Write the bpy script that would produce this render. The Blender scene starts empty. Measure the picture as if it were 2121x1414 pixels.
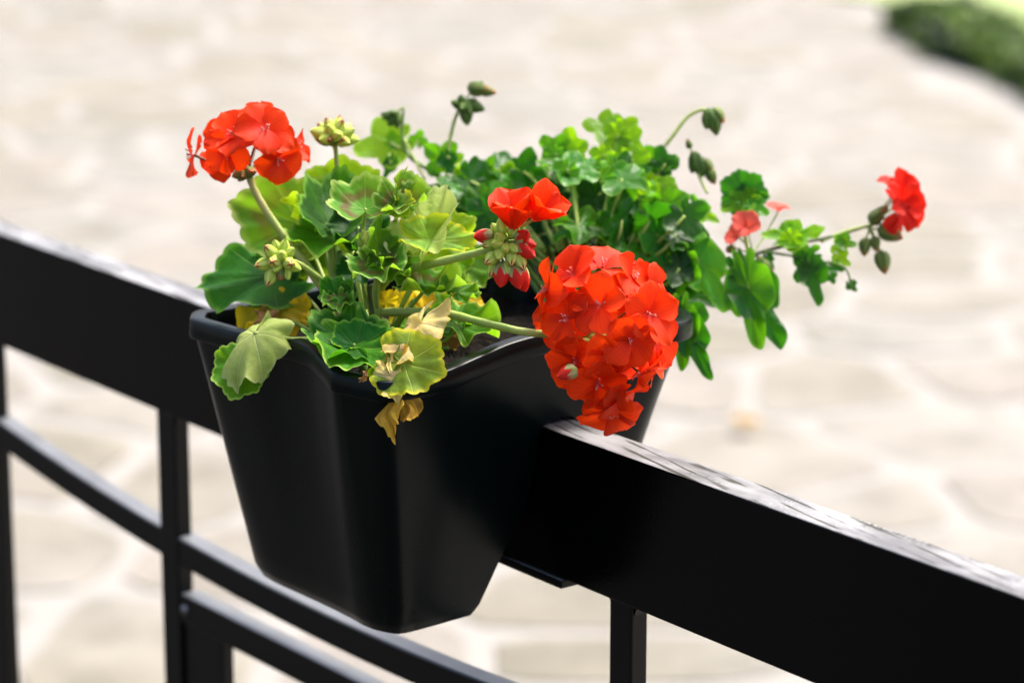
import bpy, math, random
import numpy as np
from mathutils import Vector, Matrix

random.seed(7)
rng = np.random.default_rng(7)
S = bpy.context.scene
COL = S.collection
R = math.radians

# ------------------------------------------------------------------ camera
F = 6200.0                      # focal length in photo pixels (2121 wide)
PITCH, AZ = R(14.28), R(180 - 37.3)
VV = np.array([math.cos(AZ) * math.cos(PITCH), math.sin(AZ) * math.cos(PITCH), -math.sin(PITCH)])
RR = np.array([math.sin(AZ), -math.cos(AZ), 0.0])
UU = np.cross(RR, VV)

def ray(x, y):
    return VV + (x - 1060.5) / F * RR - (y - 707) / F * UU
CAM = np.array([0, -.0155, 1.0]) - 1.88 * ray(1115, 880)

cam_data = bpy.data.cameras.new('camera')
cam = bpy.data.objects.new('camera', cam_data)
COL.objects.link(cam)
cam_data.sensor_width = 36
cam_data.lens = 36 * F / 2121
cam_data.clip_start = .05
cam_data.clip_end = 500
m = Matrix.Identity(4)
for i in range(3):
    m[i][0], m[i][1], m[i][2], m[i][3] = RR[i], UU[i], -VV[i], CAM[i]
cam.matrix_world = m
cam_data.dof.use_dof = True
cam_data.dof.focus_distance = 1.785
cam_data.dof.aperture_fstop = 5.4
S.camera = cam

# ------------------------------------------------------------------ light
w = bpy.data.worlds.new('World')
S.world = w
w.use_nodes = True
nt = w.node_tree
bg = nt.nodes['Background']
sky = nt.nodes.new('ShaderNodeTexSky')
sky.sky_type = 'NISHITA'
sky.sun_disc = False
SUN_EL, SUN_AZ = R(60), math.atan2(-.12, .99)
sky.sun_elevation = SUN_EL
sky.sun_rotation = SUN_AZ
sky.air_density = 1.0
sky.dust_density = 7.0
sky.ozone_density = 1.0
bg.inputs['Strength'].default_value = .095
nt.links.new(sky.outputs[0], bg.inputs['Color'])
sd = bpy.data.lights.new('sun', 'SUN')
sd.energy = 1.5
sd.angle = R(14)
sd.color = (1, .97, .92)
sun = bpy.data.objects.new('sun', sd)
COL.objects.link(sun)
sdir = Vector((math.sin(SUN_AZ) * math.cos(SUN_EL), math.cos(SUN_AZ) * math.cos(SUN_EL), math.sin(SUN_EL)))
sun.rotation_euler = sdir.to_track_quat('Z', 'Y').to_euler()
sun.location = sdir * 20
S.view_settings.view_transform = 'Standard'
S.view_settings.look = 'None'
S.view_settings.exposure = 2.07
S.view_settings.gamma = 1
S.view_settings.use_curve_mapping = False

# ------------------------------------------------------------------ helpers
def onz(x, y, z):
    d = ray(x, y)
    return CAM + d * (z - CAM[2]) / d[2]

def P(x, y, d):
    """world point seen at photo pixel x, y and depth d (metres)"""
    return CAM + d * ray(x, y)

def N3(n):
    q = n[0] * RR + n[1] * UU - n[2] * VV
    return q / np.linalg.norm(q)

def unit(a):
    return a / max(1e-9, np.linalg.norm(a))

def tag(o, label=None, cat=None, group=None, kind=None):
    if label: o['label'] = label
    if cat: o['category'] = cat
    if group: o['group'] = group
    if kind: o['kind'] = kind
    return o

def empty(name, loc):
    o = bpy.data.objects.new(name, None)
    o.location = tuple(loc)
    o.empty_display_size = .05
    COL.objects.link(o)
    return o

def add(name, mesh, mat=None, parent=None, smooth=True):
    if mat is not None and not mesh.materials:
        mesh.materials.append(mat)
    if smooth and len(mesh.polygons):
        mesh.polygons.foreach_set('use_smooth', [True] * len(mesh.polygons))
    o = bpy.data.objects.new(name, mesh)
    COL.objects.link(o)
    if parent is not None: o.parent = parent
    return o

def mk(name, v, f, off=(0, 0, 0)):
    me = bpy.data.meshes.new(name)
    v = np.asarray(v, float) - np.asarray(off, float)
    me.from_pydata([tuple(map(float, q)) for q in v], [], [tuple(int(i) for i in q) for q in f])
    me.update()
    return me

def crom(pts, n, closed=False):
    """Catmull-Rom resample, n samples for each span"""
    p = np.asarray(pts, float)
    k = len(p)
    out = []
    spans = k if closed else k - 1
    for i in range(spans):
        if closed:
            a, b, c, d = p[(i - 1) % k], p[i], p[(i + 1) % k], p[(i + 2) % k]
        else:
            a, b, c, d = p[max(i - 1, 0)], p[i], p[i + 1], p[min(i + 2, k - 1)]
        for j in range(n):
            t = j / n
            out.append(.5 * ((2 * b) + (c - a) * t + (2 * a - 5 * b + 4 * c - d) * t * t + (3 * b - a - 3 * c + d) * t ** 3))
    if not closed: out.append(p[-1])
    return np.array(out)

def tube(pts, radii, sides=8, n=5, wob=0.0):
    pr = np.column_stack([np.asarray(pts, float), np.interp(np.linspace(0, 1, len(pts)), np.linspace(0, 1, len(radii)), radii)])
    c = crom(pr, n)
    v, f = [], []
    t0 = unit(c[1, :3] - c[0, :3])
    ref = np.array([0, 0, 1.]) if abs(t0[2]) < .9 else np.array([1., 0, 0])
    a = unit(np.cross(t0, ref))
    for i in range(len(c)):
        t = unit(c[min(i + 1, len(c) - 1), :3] - c[max(i - 1, 0), :3])
        a = unit(a - t * (a @ t))
        b = np.cross(t, a)
        rad = c[i, 3] * (1 + wob * math.sin(i * 1.9) * .5)
        for s in range(sides):
            q = 2 * math.pi * s / sides
            v.append(c[i, :3] + rad * (math.cos(q) * a + math.sin(q) * b))
    for i in range(len(c) - 1):
        for s in range(sides):
            s2 = (s + 1) % sides
            f.append((i * sides + s, i * sides + s2, (i + 1) * sides + s2, (i + 1) * sides + s))
    f.append(tuple(range(sides))[::-1])
    f.append(tuple(range((len(c) - 1) * sides, len(c) * sides)))
    return v, f

def merge(parts):
    v, f = [], []
    for a, b in parts:
        k = len(v)
        v += list(a)
        f += [tuple(i + k for i in q) for q in b]
    return v, f

def box(x0, x1, y0, y1, z0, z1, bev=0.0):
    import bmesh
    bm = bmesh.new()
    bmesh.ops.create_cube(bm, size=1)
    for q in bm.verts:
        q.co = Vector(((x0 + x1) / 2 + q.co.x * (x1 - x0), (y0 + y1) / 2 + q.co.y * (y1 - y0), (z0 + z1) / 2 + q.co.z * (z1 - z0)))
    if bev:
        bmesh.ops.bevel(bm, geom=list(bm.edges), offset=bev, segments=2, affect='EDGES', profile=.5)
    bm.verts.index_update()
    v = [tuple(q.co) for q in bm.verts]
    f = [tuple(q.index for q in fc.verts) for fc in bm.faces]
    bm.free()
    return v, f

# ------------------------------------------------------------------ materials
class NG:
    def __init__(s, name):
        s.m = bpy.data.materials.new(name)
        s.m.use_nodes = True
        s.t = s.m.node_tree
        s.b = s.t.nodes['Principled BSDF']
        s.out = s.t.nodes['Material Output']
    def n(s, t, **k):
        q = s.t.nodes.new(t)
        for a, b in k.items(): setattr(q, a, b)
        return q
    def l(s, a, b): s.t.links.new(a, b)
    def put(s, sock, val):
        if hasattr(val, 'is_linked') or isinstance(val, bpy.types.NodeSocket): s.l(val, sock)
        elif isinstance(val, tuple) and len(val) == 3: sock.default_value = (*val, 1)
        else: sock.default_value = val
    def mix(s, fac, a, b, mode='MIX'):
        q = s.n('ShaderNodeMix', data_type='RGBA', blend_type=mode)
        s.put(q.inputs[0], fac); s.put(q.inputs[6], a); s.put(q.inputs[7], b)
        return q.outputs[2]
    def math(s, op, a, b=0.0, c=None):
        q = s.n('ShaderNodeMath', operation=op)
        s.put(q.inputs[0], a); s.put(q.inputs[1], b)
        if c is not None: s.put(q.inputs[2], c)
        return q.outputs[0]
    def step(s, x, lo, hi):
        q = s.n('ShaderNodeMapRange', interpolation_type='SMOOTHSTEP')
        s.put(q.inputs[0], x); q.inputs[1].default_value = lo; q.inputs[2].default_value = hi
        return q.outputs[0]
    def noise(s, scale, detail=3, vec=None, rough=.5):
        q = s.n('ShaderNodeTexNoise')
        q.inputs['Scale'].default_value = scale
        q.inputs['Detail'].default_value = detail
        q.inputs['Roughness'].default_value = rough
        if vec is not None: s.l(vec, q.inputs['Vector'])
        return q.outputs[0]
    def obj(s, scale=None, rot=None):
        q = s.n('ShaderNodeTexCoord').outputs['Object']
        if scale:
            mp = s.n('ShaderNodeMapping')
            mp.inputs['Scale'].default_value = scale
            if rot: mp.inputs['Rotation'].default_value = rot
            s.l(q, mp.inputs['Vector'])
            return mp.outputs[0]
        return q
    def bump(s, h, strength, dist):
        q = s.n('ShaderNodeBump')
        q.inputs['Strength'].default_value = strength
        q.inputs['Distance'].default_value = dist
        s.l(h, q.inputs['Height'])
        s.l(q.outputs[0], s.b.inputs['Normal'])
        return q.outputs[0]
    def set(s, **k):
        for a, b in k.items():
            s.put(s.b.inputs[a.replace('_', ' ')], b)
        return s

def translucent(g, col, amount, normal=None):
    tr = g.n('ShaderNodeBsdfTranslucent')
    g.put(tr.inputs['Color'], col)
    if normal is not None: g.l(normal, tr.inputs['Normal'])
    mx = g.n('ShaderNodeMixShader')
    mx.inputs[0].default_value = amount
    g.l(g.b.outputs[0], mx.inputs[1])
    g.l(tr.outputs[0], mx.inputs[2])
    g.l(mx.outputs[0], g.out.inputs['Surface'])

def leaf_mat(name, main, dark, vein, edge, trans, zone=0.0, zone_col=(.09, .045, .02), edge_w=.05, rough=.52, tl=.42, blotch=0.0, blotch_col=(.2, .09, .02), spec=.13):
    g = NG(name)
    uv = g.n('ShaderNodeUVMap').outputs[0]
    sep = g.n('ShaderNodeSeparateXYZ'); g.l(uv, sep.inputs[0])
    u, v = sep.outputs[0], sep.outputs[1]
    rnd = g.n('ShaderNodeObjectInfo').outputs['Random']
    n1 = g.noise(55, 4, g.obj())
    n2 = g.noise(320, 3, g.obj())
    base = g.mix(g.step(n1, .35, .68), dark, main)
    hsv = g.n('ShaderNodeHueSaturation')
    hsv.inputs['Hue'].default_value = .5
    g.l(g.math('MULTIPLY_ADD', rnd, .5, .75), hsv.inputs['Value'])
    g.l(g.math('MULTIPLY_ADD', rnd, .03, .485), hsv.inputs['Hue'])
    g.l(base, hsv.inputs['Color'])
    base = hsv.outputs[0]
    if zone:
        d = g.math('ABSOLUTE', g.math('SUBTRACT', g.math('ADD', v, g.math('MULTIPLY', n1, .14)), .62))
        zf = g.math('MULTIPLY', g.math('SUBTRACT', 1.0, g.step(d, .05, .2)), zone)
        base = g.mix(zf, base, zone_col)
    # main veins at the seven lobes, side veins branching off them
    fr = g.math('ABSOLUTE', g.math('SUBTRACT', g.math('FRACT', g.math('MULTIPLY_ADD', u, 7.0, .0)), .5))
    dist = g.math('MULTIPLY', g.math('MULTIPLY', fr, v), .9)
    mv = g.math('SUBTRACT', 1.0, g.step(dist, .004, .022))
    sv = g.math('ABSOLUTE', g.math('SUBTRACT', g.math('FRACT', g.math('ADD', g.math('MULTIPLY', v, 6.0), g.math('MULTIPLY', fr, -5.0))), .5))
    sv = g.math('MULTIPLY', g.math('SUBTRACT', 1.0, g.step(sv, .02, .08)), .16)
    vf = g.math('MAXIMUM', g.math('MULTIPLY', mv, .65), sv)
    base = g.mix(vf, base, vein)
    ef = g.step(g.math('ADD', v, g.math('MULTIPLY', n1, .04)), 1.0 - edge_w * 1.8, 1.0)
    base = g.mix(g.math('MULTIPLY', ef, .8), base, edge)
    if blotch:
        bf = g.math('MULTIPLY', g.step(g.noise(90, 5, g.obj()), .5, .66), blotch)
        base = g.mix(bf, base, blotch_col)
    g.set(Base_Color=base, Roughness=rough)
    g.b.inputs['Specular IOR Level'].default_value = spec
    n3 = g.noise(170, 2, g.obj())
    h = g.math('ADD', g.math('MULTIPLY', vf, -1.0), g.math('ADD', g.math('MULTIPLY', n2, .35), g.math('MULTIPLY', n3, .8)))
    nb = g.bump(h, .6, .0016)
    tcol = g.mix(.78, base, trans)
    translucent(g, tcol, tl)
    return g.m

ML = {
 'fresh': leaf_mat('leaf_fresh_green', (.15, .33, .006), (.09, .23, .005), (.27, .42, .04), (.4, .54, .06), (.46, .72, .008), tl=.5),
 'mid':   leaf_mat('leaf_mid_green', (.075, .235, .01), (.038, .15, .008), (.2, .36, .05), (.38, .54, .09), (.28, .6, .008), tl=.42),
 'zonal': leaf_mat('leaf_zonal_green', (.09, .25, .018), (.048, .16, .012), (.25, .4, .08), (.46, .6, .15), (.34, .6, .015), zone=.85, zone_col=(.12, .035, .022), edge_w=.075, tl=.4),
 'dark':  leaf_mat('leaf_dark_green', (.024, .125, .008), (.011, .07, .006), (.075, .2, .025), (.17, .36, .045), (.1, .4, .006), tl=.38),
 'shadow': leaf_mat('leaf_shaded_green', (.012, .062, .006), (.006, .034, .004), (.03, .1, .015), (.06, .15, .02), (.04, .22, .003), tl=.26),  # darkest copy: shade inside the foliage put into the leaf colour
 'pale':  leaf_mat('leaf_pale_green', (.5, .6, .17), (.36, .48, .1), (.62, .68, .28), (.5, .56, .22), (.55, .66, .12), tl=.34, rough=.6),
 'lime':  leaf_mat('leaf_yellow_green', (.24, .39, .035), (.14, .28, .025), (.46, .55, .12), (.66, .58, .03), (.55, .68, .02), zone=.5, zone_col=(.05, .1, .02), edge_w=.08, tl=.4),
 'yellow': leaf_mat('leaf_yellow', (.68, .5, .014), (.46, .34, .014), (.64, .54, .1), (.75, .5, .014), (.85, .6, .008), tl=.42, blotch=.3, blotch_col=(.24, .2, .02)),
 'cream': leaf_mat('leaf_withered_cream', (.66, .56, .24), (.5, .4, .12), (.7, .6, .3), (.66, .48, .09), (.8, .65, .18), tl=.3, blotch=.35, blotch_col=(.46, .24, .1), rough=.7),
 'dry':   leaf_mat('leaf_withered_ochre', (.58, .35, .04), (.38, .2, .025), (.58, .4, .12), (.62, .38, .04), (.72, .44, .02), tl=.3, blotch=.5, blotch_col=(.2, .1, .035), rough=.75),
 'brown': leaf_mat('leaf_dead_brown', (.46, .25, .07), (.22, .11, .04), (.42, .27, .12), (.46, .24, .06), (.55, .28, .05), tl=.25, blotch=.5, blotch_col=(.09, .045, .02), rough=.8),
 'gloss': leaf_mat('leaf_glossy_green', (.045, .2, .006), (.024, .125, .005), (.12, .3, .025), (.17, .36, .03), (.2, .6, .006), tl=.45, rough=.36, spec=.25),
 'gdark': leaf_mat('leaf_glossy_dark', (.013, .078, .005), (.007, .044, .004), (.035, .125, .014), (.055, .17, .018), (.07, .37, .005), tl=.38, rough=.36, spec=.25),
 'glime': leaf_mat('leaf_glossy_lime', (.125, .34, .005), (.075, .235, .004), (.22, .4, .025), (.26, .44, .025), (.42, .78, .006), tl=.5, rough=.4, spec=.22),
}

def stem_mat(name, a, b, scale=60, rough=.5):
    g = NG(name)
    n = g.noise(scale, 4, g.obj())
    c = g.mix(g.step(n, .35, .65), a, b)
    g.set(Base_Color=c, Roughness=rough)
    g.bump(g.noise(600, 3, g.obj()), .4, .0006)
    translucent(g, c, .15)
    return g.m
M_STEM = stem_mat('stem_green', (.24, .36, .04), (.36, .44, .09))
M_STEMD = stem_mat('stem_dark_green', (.08, .18, .02), (.14, .25, .035))
M_OLIVE = stem_mat('stem_olive', (.4, .37, .1), (.3, .36, .06), 30)
M_WOOD = stem_mat('stem_brown', (.12, .11, .05), (.07, .1, .03), 90, .7)
M_PED = stem_mat('pedicel_maroon', (.09, .03, .015), (.14, .09, .025), 80)

def petal_mat(name, c0, c1, tr):
    g = NG(name)
    uv = g.n('ShaderNodeUVMap').outputs[0]
    sep = g.n('ShaderNodeSeparateXYZ'); g.l(uv, sep.inputs[0])
    u, v = sep.outputs[0], sep.outputs[1]
    rnd = g.n('ShaderNodeObjectInfo').outputs['Random']
    vein = g.math('ABSOLUTE', g.math('SUBTRACT', g.math('FRACT', g.math('MULTIPLY', u, 7.0)), .5))
    vf = g.math('MULTIPLY', g.math('SUBTRACT', 1.0, g.step(vein, .02, .16)), g.math('SUBTRACT', .4, g.math('MULTIPLY', v, .35)))
    base = g.mix(g.step(g.math('ADD', v, g.math('MULTIPLY', rnd, .3)), .1, .9), c0, c1)
    base = g.mix(vf, base, (.38, .006, .004))
    base = g.mix(g.math('MULTIPLY', g.math('SUBTRACT', 1.0, g.step(v, .0, .14)), .45), base, (.7, .16, .13))
    base = g.mix(g.math('MULTIPLY', g.step(v, .9, 1.0), .35), base, (.95, .13, .04))
    blot = g.step(g.noise(130, 4, g.obj()), .55, .75)
    base = g.mix(g.math('MULTIPLY', blot, .4), base, (.5, .012, .004))
    hsv = g.n('ShaderNodeHueSaturation')
    g.l(g.math('MULTIPLY_ADD', rnd, .5, .66), hsv.inputs['Value'])
    g.l(base, hsv.inputs['Color'])
    base = hsv.outputs[0]
    g.set(Base_Color=base, Roughness=.45)
    g.b.inputs['Specular IOR Level'].default_value = .12
    n = g.noise(400, 3, g.obj())
    g.bump(g.math('ADD', n, g.math('MULTIPLY', vein, .8)), .25, .0006)
    translucent(g, g.mix(.5, base, tr), .33)
    return g.m
M_PETAL = petal_mat('petal_scarlet', (.78, .026, .003), (.86, .046, .003), (.97, .08, .003))
M_PETALD = petal_mat('petal_scarlet_far', (.75, .014, .006), (.78, .018, .006), (.9, .03, .006))
M_PETALP = petal_mat('petal_faded_red', (.7, .08, .05), (.72, .11, .08), (.85, .14, .08))
g = NG('stamen_pink'); g.set(Base_Color=(.65, .2, .16), Roughness=.5); M_STAM = g.m

def bud_mat(name, thr, red, sepal, sepal2):
    g = NG(name)
    uv = g.n('ShaderNodeUVMap').outputs[0]
    sep = g.n('ShaderNodeSeparateXYZ'); g.l(uv, sep.inputs[0])
    u, v = sep.outputs[0], sep.outputs[1]
    zig = g.math('ABSOLUTE', g.math('SUBTRACT', g.math('FRACT', g.math('MULTIPLY', u, 5.0)), .5))
    f = g.step(g.math('ADD', v, g.math('MULTIPLY', zig, .55)), thr, thr + .03)
    sp = g.mix(g.step(g.math('ADD', zig, g.math('MULTIPLY', g.noise(300, 3, g.obj()), .3)), .2, .55), sepal2, sepal)
    c = g.mix(f, sp, red)
    g.set(Base_Color=c, Roughness=.5)
    g.b.inputs['Specular IOR Level'].default_value = .22
    g.bump(g.math('ADD', g.math('MULTIPLY', zig, -1.0), g.math('MULTIPLY', g.noise(900, 2, g.obj()), .5)), .5, .0009)
    translucent(g, c, .2)
    return g.m
M_BUDG = bud_mat('bud_green', 1.3, (.5, .02, .02), (.46, .6, .05), (.64, .74, .17))
M_BUDT = bud_mat('bud_green_red_tip', 1.0, (.42, .02, .03), (.46, .6, .06), (.68, .74, .2))
M_BUDR = bud_mat('bud_red', .62, (.72, .02, .008), (.26, .3, .08), (.46, .44, .2))
M_BUDD = bud_mat('bud_spent', .95, (.4, .12, .04), (.1, .17, .03), (.2, .25, .06))

# planter plastic
g = NG('planter_plastic')
n = g.noise(9, 4, g.obj())
sc = g.noise(30, 6, g.obj((1, 6, 1)), .7)
c = g.mix(g.step(n, .3, .75), (.0007, .0028, .0027), (.0013, .0044, .0043))
c = g.mix(g.math('MULTIPLY', g.step(sc, .64, .78), .12), c, (.035, .042, .04))
spl = g.math('MULTIPLY', g.step(g.noise(75, 4, g.obj()), .68, .74), .25)
c = g.mix(spl, c, (.03, .026, .02))
g.set(Base_Color=c)
g.l(g.math('MULTIPLY_ADD', n, .14, .22), g.b.inputs['Roughness'])
g.b.inputs['Specular IOR Level'].default_value = .13
g.bump(g.noise(900, 2, g.obj()), .1, .0004)
M_PLAST = g.m

# rail paint: black gloss over brushed timber, worn along the grain
g = NG('rail_black_paint')
oc = g.n('ShaderNodeTexCoord').outputs['Object']
sx = g.n('ShaderNodeSeparateXYZ'); g.l(oc, sx.inputs[0])
cx = g.n('ShaderNodeCombineXYZ')
g.l(g.math('MULTIPLY', sx.outputs[0], 6.0), cx.inputs[0])
g.l(g.math('ADD', g.math('MULTIPLY', sx.outputs[1], 70.0), g.math('MULTIPLY', sx.outputs[0], 11.0)), cx.inputs[1])
wv = g.n('ShaderNodeTexWave', wave_type='BANDS', bands_direction='Y')
wv.inputs['Scale'].default_value = .42
wv.inputs['Distortion'].default_value = 7.0
wv.inputs['Detail'].default_value = 4
wv.inputs['Detail Scale'].default_value = 1.1
wv.inputs['Detail Roughness'].default_value = .65
g.l(cx.outputs[0], wv.inputs['Vector'])
lines = g.math('MULTIPLY', g.step(wv.outputs['Fac'], .8, .97), g.step(g.noise(28, 3, g.obj((1, 2, 1))), .4, .58))
patch = g.noise(11, 6, g.obj((1, 3, 1)), .65)
speck = g.noise(420, 3, oc)
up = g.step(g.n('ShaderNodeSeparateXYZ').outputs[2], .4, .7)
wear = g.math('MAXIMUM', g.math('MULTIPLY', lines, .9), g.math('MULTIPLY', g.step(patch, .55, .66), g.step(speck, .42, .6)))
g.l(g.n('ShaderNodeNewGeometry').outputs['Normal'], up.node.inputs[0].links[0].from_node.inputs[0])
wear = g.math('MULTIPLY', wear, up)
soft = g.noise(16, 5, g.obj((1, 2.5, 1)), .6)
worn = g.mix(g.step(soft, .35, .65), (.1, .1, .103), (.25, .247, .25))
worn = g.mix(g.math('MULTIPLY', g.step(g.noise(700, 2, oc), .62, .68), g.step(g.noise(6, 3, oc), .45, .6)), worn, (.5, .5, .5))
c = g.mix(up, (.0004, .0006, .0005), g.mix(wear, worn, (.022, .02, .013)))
g.set(Base_Color=c)
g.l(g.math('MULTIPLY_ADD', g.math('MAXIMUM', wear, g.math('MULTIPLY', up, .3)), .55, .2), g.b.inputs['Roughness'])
g.b.inputs['Specular IOR Level'].default_value = .16
g.bump(g.math('ADD', g.math('MULTIPLY', wear, -1), g.math('MULTIPLY', speck, .25)), .35, .0008)
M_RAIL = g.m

g = NG('iron_black_paint')
n = g.noise(40, 4, g.obj())
sn = g.n('ShaderNodeSeparateXYZ'); g.l(g.n('ShaderNodeNewGeometry').outputs['Normal'], sn.inputs[0])
sky_sheen = g.math('MULTIPLY', g.step(sn.outputs[2], .5, .9), g.math('MULTIPLY_ADD', g.noise(25, 4, g.obj()), .6, .3))  # sky reflection on up-facing bar tops, put into the base colour
g.set(Base_Color=g.mix(sky_sheen, g.mix(n, (.0005, .001, .0009), (.001, .0018, .0016)), (.19, .2, .215)))
g.l(g.math('MULTIPLY_ADD', n, .15, .26), g.b.inputs['Roughness'])
g.b.inputs['Specular IOR Level'].default_value = .2
g.bump(g.noise(300, 3, g.obj()), .15, .0006)
M_IRON = g.m

g = NG('potting_soil')
n = g.noise(160, 6, g.obj(), .7)
g.set(Base_Color=g.mix(g.step(n, .4, .7), (.004, .003, .002), (.016, .011, .007)), Roughness=.95)
g.b.inputs['Specular IOR Level'].default_value = .1
g.bump(n, 1, .004)
M_SOIL = g.m

# paving
def stone_mat(name):
    g = NG(name)
    rnd = g.n('ShaderNodeObjectInfo').outputs['Random']
    cr = g.n('ShaderNodeValToRGB')
    cols = [(.165, .152, .115), (.186, .175, .15), (.192, .174, .156), (.18, .173, .157), (.145, .134, .1), (.2, .188, .169), (.178, .162, .138)]
    e = cr.color_ramp.elements
    e[0].position = 0; e[0].color = (*cols[0], 1)
    e[1].position = 1; e[1].color = (*cols[-1], 1)
    for i in range(1, len(cols) - 1):
        q = e.new(i / (len(cols) - 1)); q.color = (*cols[i], 1)
    wob = g.noise(1.3, 2, g.obj())
    g.l(g.math('FRACT', g.math('ADD', rnd, g.math('MULTIPLY', wob, .5))), cr.inputs[0])
    n = g.noise(7, 6, g.obj(), .65)
    c = g.mix(g.step(n, .3, .7), (.72, .71, .67), (1.12, 1.11, 1.1))
    col = g.mix(1.0, cr.outputs[0], c, 'MULTIPLY')
    stain = g.step(g.noise(1.1, 5, g.n('ShaderNodeNewGeometry').outputs['Position'], .6), .42, .72)
    col = g.mix(g.math('MULTIPLY', stain, .45), col, (.125, .112, .082))
    g.set(Base_Color=col, Roughness=.8)
    g.bump(g.noise(25, 6, g.obj(), .7), .6, .01)
    return g.m
M_STONE = stone_mat('flagstone')
g = NG('pale_mortar')
n = g.noise(3, 5, g.obj())
g.set(Base_Color=g.mix(n, (.212, .202, .183), (.228, .217, .2)), Roughness=.9)
g.bump(g.noise(60, 5, g.obj()), .5, .01)
M_MORTAR = g.m

g = NG('lawn_green')
n = g.noise(14, 5, g.obj())
g.set(Base_Color=g.mix(g.step(n, .3, .7), (.16, .22, .06), (.3, .36, .15)), Roughness=.8)
M_LAWN = g.m
g = NG('grass_blade')
rr = g.noise(9, 3, g.obj())
c = g.mix(g.step(rr, .3, .7), (.15, .24, .05), (.3, .38, .12))
g.set(Base_Color=c, Roughness=.5)
translucent(g, c, .35)
M_BLADE = g.m
g = NG('hedge_leaf')
rr = g.noise(9, 4, g.obj())
c = g.mix(g.step(rr, .42, .6), (.009, .036, .006), (.13, .22, .02))
g.set(Base_Color=c, Roughness=.5)
translucent(g, c, .2)
M_HEDGE = g.m
g = NG('hedge_twig'); g.set(Base_Color=(.012, .014, .007), Roughness=.9); M_TWIG = g.m

# ------------------------------------------------------------------ ground and paving
def slab(name, pts, z0, z1, mat, chamfer=.008, tilt=(0, 0)):
    p = np.asarray(pts)
    c = p.mean(0)
    k = len(p)
    q = c + (p - c) * (1 - chamfer / max(.02, np.linalg.norm(p - c, axis=1).mean()))
    def zz(a, b): return b + (a - c) @ np.array(tilt)
    v = [(*a, z0) for a in p] + [(*a, zz(a, z1 - chamfer * .6)) for a in p] + [(*a, zz(a, z1)) for a in q]
    f = []
    for i in range(k):
        j = (i + 1) % k
        f += [(i, j, k + j, k + i), (k + i, k + j, 2 * k + j, 2 * k + i)]
    f.append(tuple(range(2 * k, 3 * k)))
    return v, f

gm = mk('ground', [(-60, -60, 0), (60, -60, 0), (60, 60, 0), (-60, 60, 0)], [(0, 1, 2, 3)])
ground = tag(add('ground', gm, M_MORTAR), kind='structure', label='pale mortar bed of the crazy paving that stretches away behind the railing')

def clip(poly, a, nrm):
    out = []
    for i in range(len(poly)):
        p0, p1 = poly[i], poly[(i + 1) % len(poly)]
        d0, d1 = (p0 - a) @ nrm, (p1 - a) @ nrm
        if d0 <= 0: out.append(p0)
        if (d0 < 0 < d1) or (d1 < 0 < d0): out.append(p0 + (p1 - p0) * d0 / (d0 - d1))
    return out

HA, HB = onz(1785, 64, 0)[:2], onz(2121, 214, 0)[:2]
hd = unit(HB - HA); hn = np.array([-hd[1], hd[0]])
if hn @ VV[:2] < 0: hn = -hn
lawn_pts = [onz(1690, -8, 0)[:2], onz(1800, 4, 0)[:2], HA + hn * .3 + hd * .1, HA + hn * .08 + hd * .1, HB + hn * .04, HB + hd * 5 + hn * .04, HB + hd * 5 + hn * 14, HA + hn * 14 - hd * 2]
vh = unit(VV[:2]); rh = RR[:2]
def in_lawn(c):
    return (c - HA) @ hn > .0 and (c - HA) @ hd > -.55
SP = .40
seeds = []
for i in range(-16, 24):
    for j in range(4, 42):
        q = CAM[:2] + vh * (j * SP * .93 + rng.uniform(-.17, .17)) + rh * ((i + .5 * (j % 2)) * SP + rng.uniform(-.17, .17))
        seeds.append(q)
seeds = np.array(seeds)
rel = seeds - CAM[:2]
dv, dr = rel @ vh, rel @ rh
keep = (dv > 1.6) & (dv < 13.5) & (np.abs(dr) < dv * .171 + 1.7)
front, rest = [], []
for idx in np.where(keep)[0]:
    s = seeds[idx]
    if in_lawn(s): continue
    poly = [s + np.array(q) for q in ((-.6, -.6), (.6, -.6), (.6, .6), (-.6, .6))]
    dd = np.linalg.norm(seeds - s, axis=1)
    jw = .019 + .009 * rng.random()
    for k in np.argsort(dd)[1:16]:
        o = seeds[k]
        nrm = unit(o - s)
        poly = clip(poly, (s + o) / 2 - nrm * jw, nrm)
        if len(poly) < 3: break
    if len(poly) < 3: continue
    # knock corners and edges about so the stones look broken, not cut
    pp = []
    k = len(poly)
    for i in range(k):
        a, b = poly[i], poly[(i + 1) % k]
        L = np.linalg.norm(b - a)
        if L < .05:
            pp.append((a + b) / 2); continue
        pp += [a + (b - a) * .14, (a + b) / 2 + rng.uniform(-.012, .012, 2), a + (b - a) * .86]
    v, f = slab('s', pp, -.02, .0025 + rng.uniform(-.0005, .002), None, .003, rng.uniform(-.002, .002, 2))
    inview = abs(dr[idx]) < dv[idx] * .171 + .2 and 3.2 < dv[idx] < 11.4
    (front if inview and len(front) < 300 else rest).append((v, f))
for v, f in front:
    add('paving_stone', mk('paving_stone', v, f), M_STONE, ground, smooth=False)
v, f = merge(rest)
tag(add('outer_paving', mk('outer_paving', v, f), M_STONE, ground, smooth=False), kind='stuff')

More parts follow.
